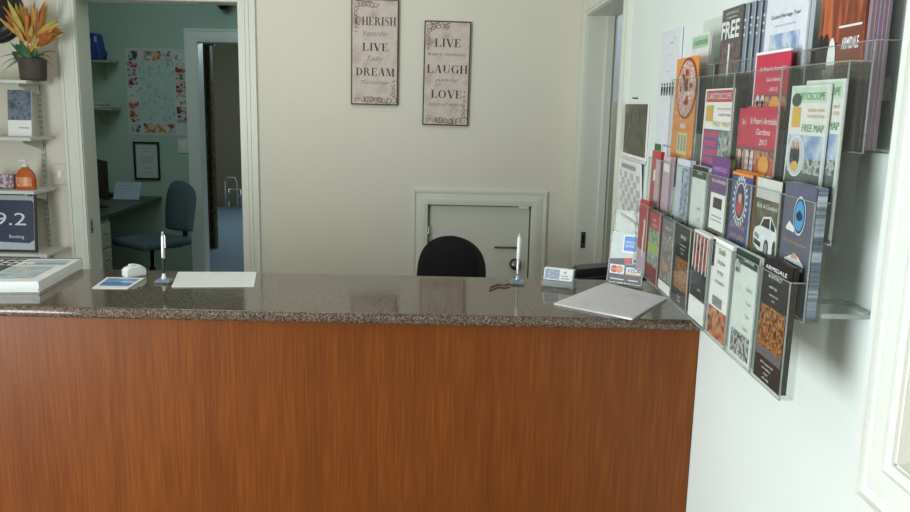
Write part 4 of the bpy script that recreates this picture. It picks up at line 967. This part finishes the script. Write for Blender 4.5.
for k in range(1, 5):
    M = frame((ROW[3][0]+.0035+k*.0045+.004, (1.888+1.757)/2, Z3), (0, -1, 0), (0, 0, 1), (-1, 0, 0)) @ Matrix.Rotation(-math.radians(1), 4, 'X')
    if k == 1: OR_L = card('leaflet', 'orange edged leaflet behind the one with the oval portrait badge', 'leaflet', M, .131, .236, .0038, [ORNG], group='orange edged leaflets behind the portrait badge')
    else: dup(OR_L, M)
cl = leaf(3, 1.73, 1.597, 1.542, Z3, 'leaflet', 'pale topped olive leaflet with a white car picture in the third row', [P_OLIVE, C('#c9cbc8', .4)], [(0, .82, 1, 1, 1)], [('Style & Comfort', .5, .74, .04, WHITE, {'wid': .85, 'shear': .35})], 4)
b = NB(); h_ = .233; z_ = .0035+.0010
def cp(pts, mi, z): poly(b, [((u-.5)*.133, (v*.75+.33)*h_, z) for u, v in pts], mi)
cp([(.08, .1), (.05, .22), (.12, .3), (.3, .34), (.42, .45), (.72, .48), (.92, .38), (.99, .32), (.99, .1), (.8, .05), (.3, .04)], 0, z_)
cp([(.34, .34), (.45, .43), (.68, .45), (.7, .33)], 1, z_+.0004); cp([(.74, .33), (.74, .45), (.9, .37), (.92, .32)], 1, z_+.0004); cp([(.1, .2), (.3, .17), (.3, .22), (.12, .25)], 2, z_+.0004); cp([(.1, .11), (.4, .08), (.4, .14), (.1, .17)], 1, z_+.0004); cp([(.42, .19), (.55, .2), (.53, .26), (.44, .25)], 3, z_+.0004)
oval(b, (.62-.5)*.133, .4*h_, .013, .019, z_+.0005, 1); oval(b, (.62-.5)*.133, .4*h_, .008, .012, z_+.0007, 2); oval(b, (.93-.5)*.133, .43*h_, .008, .016, z_+.0005, 1)
q = obj('car_picture', b, [C('#e4e8ec', .4), BLK, GREY, WHITE], fix=False); q.parent = cl
gl = leaf(3, 1.577, 1.443, 1.547, Z3, 'leaflet', 'slate blue leaflet with a round car badge at the third row near end', [SLATE, LBLUE, SAND, P_SPEC], [], [('Motor museum', .5, .53, .03, SAND, {'wid': .8, 'shear': .3})], 6, t=.0031, lean=.1, cm=P_SPEC)
b = NB(); oval(b, .012, .76*.238, .026, .036, .0046, 0); oval(b, .012, .76*.238, .024, .033, .0048, 1); oval(b, .012, .76*.238, .02, .028, .005, 2); oval(b, .012, .755*.238, .015, .008, .0052, 1); oval(b, .012, .77*.238, .009, .008, .0052, 1)
q = obj('badge', b, [PALE, NAVY, LBLUE, RBLUE, SAND], fix=False); q.parent = gl; b = NB()
poly(b, [(-.045, .63*.238, .0046), (-.005, .62*.238, .0046), (-.008, .66*.238, .0046), (-.03, .7*.238, .0046), (-.042, .66*.238, .0046)], 0)
poly(b, [(-.04, 0.350*.238, .0046), (.045, 0.340*.238, .0046), (.05, 0.390*.238, .0046), (.02, 0.450*.238, .0046), (-.01, 0.440*.238, .0046), (-.038, 0.400*.238, .0046)], 0)
poly(b, [(-.035, 0.375*.238, .0048), (.045, 0.365*.238, .0048), (.045, 0.378*.238, .0048), (-.035, 0.390*.238, .0048)], 3); poly(b, [(-.01, 0.420*.238, .0048), (.02, 0.420*.238, .0048), (.015, 0.465*.238, .0048), (.0, 0.465*.238, .0048)], 4)
q = obj('car_picture', b, [PALE, NAVY, LBLUE, RBLUE, SAND], fix=False); q.parent = gl
# second row (wide pockets)
pz = leaf(2, 2.572, 2.345, 1.826, Z2, 'leaflet', 'orange menu leaflet with a pizza picture in the second row', [C('#e8923c', .35), C('#cfd59a', .4), GREY], [(.3, .25, .75, .42, 1), (.35, .28, .42, .4, 2), (.5, .28, .57, .4, 2), (.64, .28, .7, .4, 2)], [('EAT IN', .5, .52, .03, WHITE), ('MENU', .55, .455, .04, WHITE, {'bold': .03}), ('open', .2, .57, .02, WHITE)], 1, dx=.005)
b = NB(); oval(b, .015, .76*.374, .104, .088, .0046, 0, 40); oval(b, .015, .76*.374, .095, .080, .0049, 1, 40); random.seed(2)
for i in range(26):
    a_ = random.uniform(0, 6.3); r_ = random.uniform(0, .8)**.7; oval(b, .015+.075*r_*math.cos(a_), .76*.374+.058*r_*math.sin(a_), random.uniform(.008, .016), random.uniform(.006, .012), .0051+.00002*i, random.choice((2, 3, 4)), 10)
q = obj('pizza_picture', b, [C('#8a3a20', .4), P_FOOD, C('#f0e0cc', .4), C('#b03a28', .4), C('#6a1c16', .4)], fix=False); q.parent = pz
leaf(2, 2.575, 2.36, 1.79, Z2, 'leaflet', 'white leaflet with pink marks peeping from behind the orange menu', [C('#e6e2ee', .4), C('#c87a9a', .4)], [(.02, .1, .08, .15, 1), (.02, .2, .08, .24, 1), (.02, .3, .08, .33, 1), (.02, .4, .08, .44, 1)], [], 1, dx=.012, lean=.5)
leaf(2, 2.25, 2.012, 1.731, Z2, 'leaflet', 'white map leaflet with a red heading and blue foot in the second row', [WHITE, C('#c8303a', .35), YEL, RBLUE, MAG, P_HORSE, C('#e0e2da', .4)], [(.05, .88, .95, .985, 1), (.08, .7, .34, .85, 2), (.05, .02, .95, .63, 3), (.6, .3, .94, .62, 5), (.05, .55, .58, .62, 4), (.05, .47, .55, .53, 4), (.05, .39, .6, .45, 4), (.05, .31, .55, .37, 4)],
     [('CARTOSCOPE', .5, .905, .055, WHITE, {'wid': .8}), ('town and country', .7, .81, .025, C('#c87a7a', .4), {'wid': .45}), ('road map', .72, .755, .03, C('#c87a7a', .4), {'wid': .4}), ('FREE MAP', .64, .66, .045, YEL, {'wid': .56}), ('* *', .4, .2, .05, WHITE)], 3, bend=.0, dx=.004, t=.004)
def peters(yf, yn, zt, zb, label, dx, k_=.62, lean=.6):
    o = leaf(2, yf, yn, zt, zb, 'leaflet', label, [CRIM, P_PALACE, WHITE, C('#b85a34', .4), C('#7c4a5c', .4)], [(0, .0, 1, k_, 1), (0, k_-.03, 1, k_, 4), (.42, k_-.24, .95, k_-.1, 3), (.38, k_-.29, .98, k_-.24, 2), (.13, k_-.26, .2, k_-.05, 4), (.28, k_-.26, .35, k_-.05, 4)],
      [("St Peter's Armidale", .55, 1-(1-k_)*.42, .055, WHITE, {'wid': .8, 'shear': .2}), ('Gardens', .58, 1-(1-k_)*.68, .055, WHITE, {'wid': .42, 'shear': .2}), ('2015', .6, 1-(1-k_)*.92, .05, WHITE, {'wid': .24, 'shear': .2})], 1, dx=dx, lean=lean)
    b = NB(); h_ = zt-zb; wd = yf-yn
    for u in (.16, .31):
        for v in (k_-.08, k_-.15, k_-.21): oval(b, (u-.5)*wd, v*h_, .011, .012, .0052, 0, 12)
    for i in range(9): oval(b, (.4+.07*i-.5)*wd, .0*h_+(k_-.27)*h_, .008, .009, .0052, 0, 10)
    oval(b, (.68-.5)*wd, (k_-.15)*h_, .03, .02, .0050, 1)
    q = obj('palace_picture', b, [C('#e0d4dc', .4), C('#e0a04c', .4)], fix=False); q.parent = o
    return o
peters(1.92, 1.722, 1.687, Z2-.0, 'crimson garden leaflet standing in front in the second row', .004)
peters(1.985, 1.79, 1.683, Z2, 'crimson garden leaflet half hidden at the left of its twin', .0095, lean=.5)
rd = peters(1.915, 1.722, 1.80, 1.64, 'crimson garden leaflet with a white edge rising behind the other two', .017, .46, lean=0)
b = NB(); box(b, -.1, -.0968, -.186, .166, 0, .0045); box(b, -.0968, .0965, .1603, .166, 0, .0045); box(b, -.0968, .0965, -.186, -.0003, .0, .004); q = obj('white_backing', b, WHITE, fix=True); q.parent = rd
def freemap(yf, yn, zt, label, dx, t, bend=0):
    o = leaf(2, yf, yn, zt, Z2, 'leaflet', label, [PALE, GRN, YEL, P_SKY, P_HORSE, C('#55605c', .4), C('#c8deca', .4)], [(.05, .88, .95, .985, 6), (.08, .71, .32, .85, 2), (.04, .0, .96, .66, 3), (.04, .0, .96, .5, 4), (.04, .0, .96, .4, 5)],
      [('CARTOSCOPE', .52, .9, .05, GRN, {'wid': .78}), ('town and', .72, .82, .03, C('#e0a86a', .4), {'wid': .4}), ('country map', .72, .78, .03, C('#e0a86a', .4), {'wid': .42}), ('FREE MAP', .68, .685, .05, GRN, {'wid': .56})], 1, dx=dx, t=t, bend=bend, lean=.4)
    b = NB(); h_ = zt-Z2; wd = yf-yn; z_ = t+.0014+bend
    oval(b, -.2*wd, .51*h_, .25*wd, .145*h_, z_, 0); oval(b, -.2*wd, .51*h_, .235*wd, .132*h_, z_+.0003, 1)
    for u, v in ((-.28, .51), (-.16, .51)): oval(b, u*wd, v*h_, .013, .022, z_+.0006, 2, 12); oval(b, u*wd, (v+.075)*h_, .007, .008, z_+.0008, 3, 10)
    oval(b, -.2*wd, .44*h_, .018, .01, z_+.0008, 4, 10); oval(b, -.32*wd, .9*h_, .022, .013, z_, 5, 14)
    q = obj('carriage_picture', b, [PALE, C('#c4ccd4', .4), C('#2c2c36', .4), SAND, YEL, C('#3a4a3c', .4)], fix=False); q.parent = o
    return o
freemap(1.672, 1.502, 1.728, 'white map leaflet with green heading and FREE MAP in the second row', .004, .004)
freemap(1.625, 1.462, 1.737, 'second green headed map leaflet just behind the front one', .012, .004)
leaf(2, 1.64, 1.475, 1.722, Z2, 'leaflet', 'pale leaflet at the back of the map pocket in the second row', [CRM], [], [], 1, dx=.018, lean=.3)
# top row
leaf(1, 2.56, 2.385, 1.893, Z1, 'leaflet', 'white map leaflet with a soft green heading in the top row', [C('#e0e4e0', .4), C('#a8ccac', .4), YEL, GRN], [(.05, .86, .95, .98, 1), (.08, .5, .32, .68, 2)], [('CARTOSCOPE', .52, .89, .05, GRN, {'wid': .78}), ('town and', .7, .68, .03, GREY, {'wid': .4}), ('country map', .7, .62, .03, GREY, {'wid': .4})], 2, dx=.004)
fm = leaf(1, 2.278, 2.115, 1.938, Z1, 'magazine', 'dark magazine lettered FREE at the front of the top row fan', [C('#55524f', .35), P_DARKMAG, PALE], [(.03, .02, .97, .74, 1), (.42, .0, .5, .72, 2)], [('ARMIDALE', .5, .95, .018, PALE, {'wid': .6}), ('magazine', .5, .92, .016, PALE, {'wid': .5}), ('FREE', .47, .765, .13, PALE, {'wid': .86, 'bold': .03})], 1, dx=.004, cat='magazine', lean=.3, t=.004)
for k in range(1, 6):
    card('magazine', ['', 'first fanned magazine just right of the FREE cover', 'second fanned magazine right of the FREE cover', 'third fanned magazine right of the FREE cover', 'fourth fanned magazine right of the FREE cover', 'last fanned magazine farthest right of the FREE cover'][k], 'magazine',
         frame((ROW[1][0]+.0085+.0052*k, 2.1965-.0285*k, Z1), (0, -1, 0), (0, 0, 1), (-1, 0, 0)) @ Matrix.Rotation(-math.radians(.2), 4, 'X'), .163, .325-.004*(k % 2), .0036, [C('#4b4a50', .35), P_DARKMAG, C('#8a98a8', .35), C('#b0b4bc', .35), C('#b07a4c', .4)],
         [(.03, .02, .97, .7, 1), (.8, .0, .94, 1, 2), (.95, 0, 1, 1, 3), (.55, .35, .8, .6, 4)], [('FREE', .47, .765, .13, PALE, {'wid': .86})], group='fanned magazines beside the FREE cover')
leaf(1, 1.952, 1.722, 1.945, Z1, 'booklet', 'white booklet with a heritage house photograph in the top row', [C('#dfe4ee', .4), P_HERIT, P_SKY, C('#8a4a44', .4)], [(.14, .3, .86, .7, 1), (.14, .53, .86, .7, 2), (.4, .42, .86, .56, 3)], [('Guided Heritage Tour', .5, .80, .024, INK, {'wid': .7}), ('walk with a local guide', .5, .745, .012, GREY, {'wid': .5})], 3, dx=.004, cat='booklet', t=.004, lean=.1)
ar = leaf(1, 1.66, 1.478, 1.945, Z1, 'booklet', 'rust coloured booklet lettered ARMIDALE at the near end of the top row', [P_RUST, C('#7a3a24', .35), BLK, PALE], [(.48, .1, .97, .655, 1), (.02, .16, .46, .58, 2)], [('ARMIDALE', .75, .54, .06, WHITE, {'wid': .36, 'bold': .02}), ('visitor', .72, .36, .03, WHITE), ('guide', .72, .29, .03, WHITE), ('free', .7, .2, .03, WHITE)], 1, dx=.004, cat='booklet', t=.004, lean=0)
b = NB(); h_ = .331; wd = .182; z_ = .0054; random.seed(9)
for u, v, rx, ry, mi in ((-.42, .42, .014, .036, 0), (-.3, .42, .014, .036, 0), (-.14, .35, .018, .05, 1), (-.2, .2, .02, .03, 0), (-.38, .22, .02, .04, 2), (-.05, .24, .012, .02, 3), (-.28, .28, .016, .016, 1)): oval(b, u*wd, (v+.11)*h_, rx, ry, z_+.0002*mi, mi, 14)
for v, a0 in ((.655, .48), (.42, .5)): poly(b, [((a0-.5)*wd, v*h_, z_), (.47*wd, v*h_, z_), (.47*wd, (v+.012)*h_, z_), ((a0-.5)*wd, (v+.012)*h_, z_)], 1)
q = obj('cover_picture', b, [C('#16141a', .4), PALE, C('#5a5a68', .4), YEL], fix=False); q.parent = ar
bk2 = None
for k in range(1, 6):
    M = frame((ROW[1][0]+.009+.0052*k, 1.566-.004*k, Z1), (0, -1, 0), (0, 0, 1), (-1, 0, 0))
    if k == 1: bk2 = card('booklet', 'booklet stacked directly behind the rust coloured ARMIDALE cover', 'booklet', M, .19, .328, .0042, [C('#8a7480', .4), P_RUST, C('#9a8894', .4)], [(.0, 0, .96, 1, 1), (.9, 0, 1, 1, 2)], group='booklets behind the rust coloured ARMIDALE cover')
    else: dup(bk2, M)
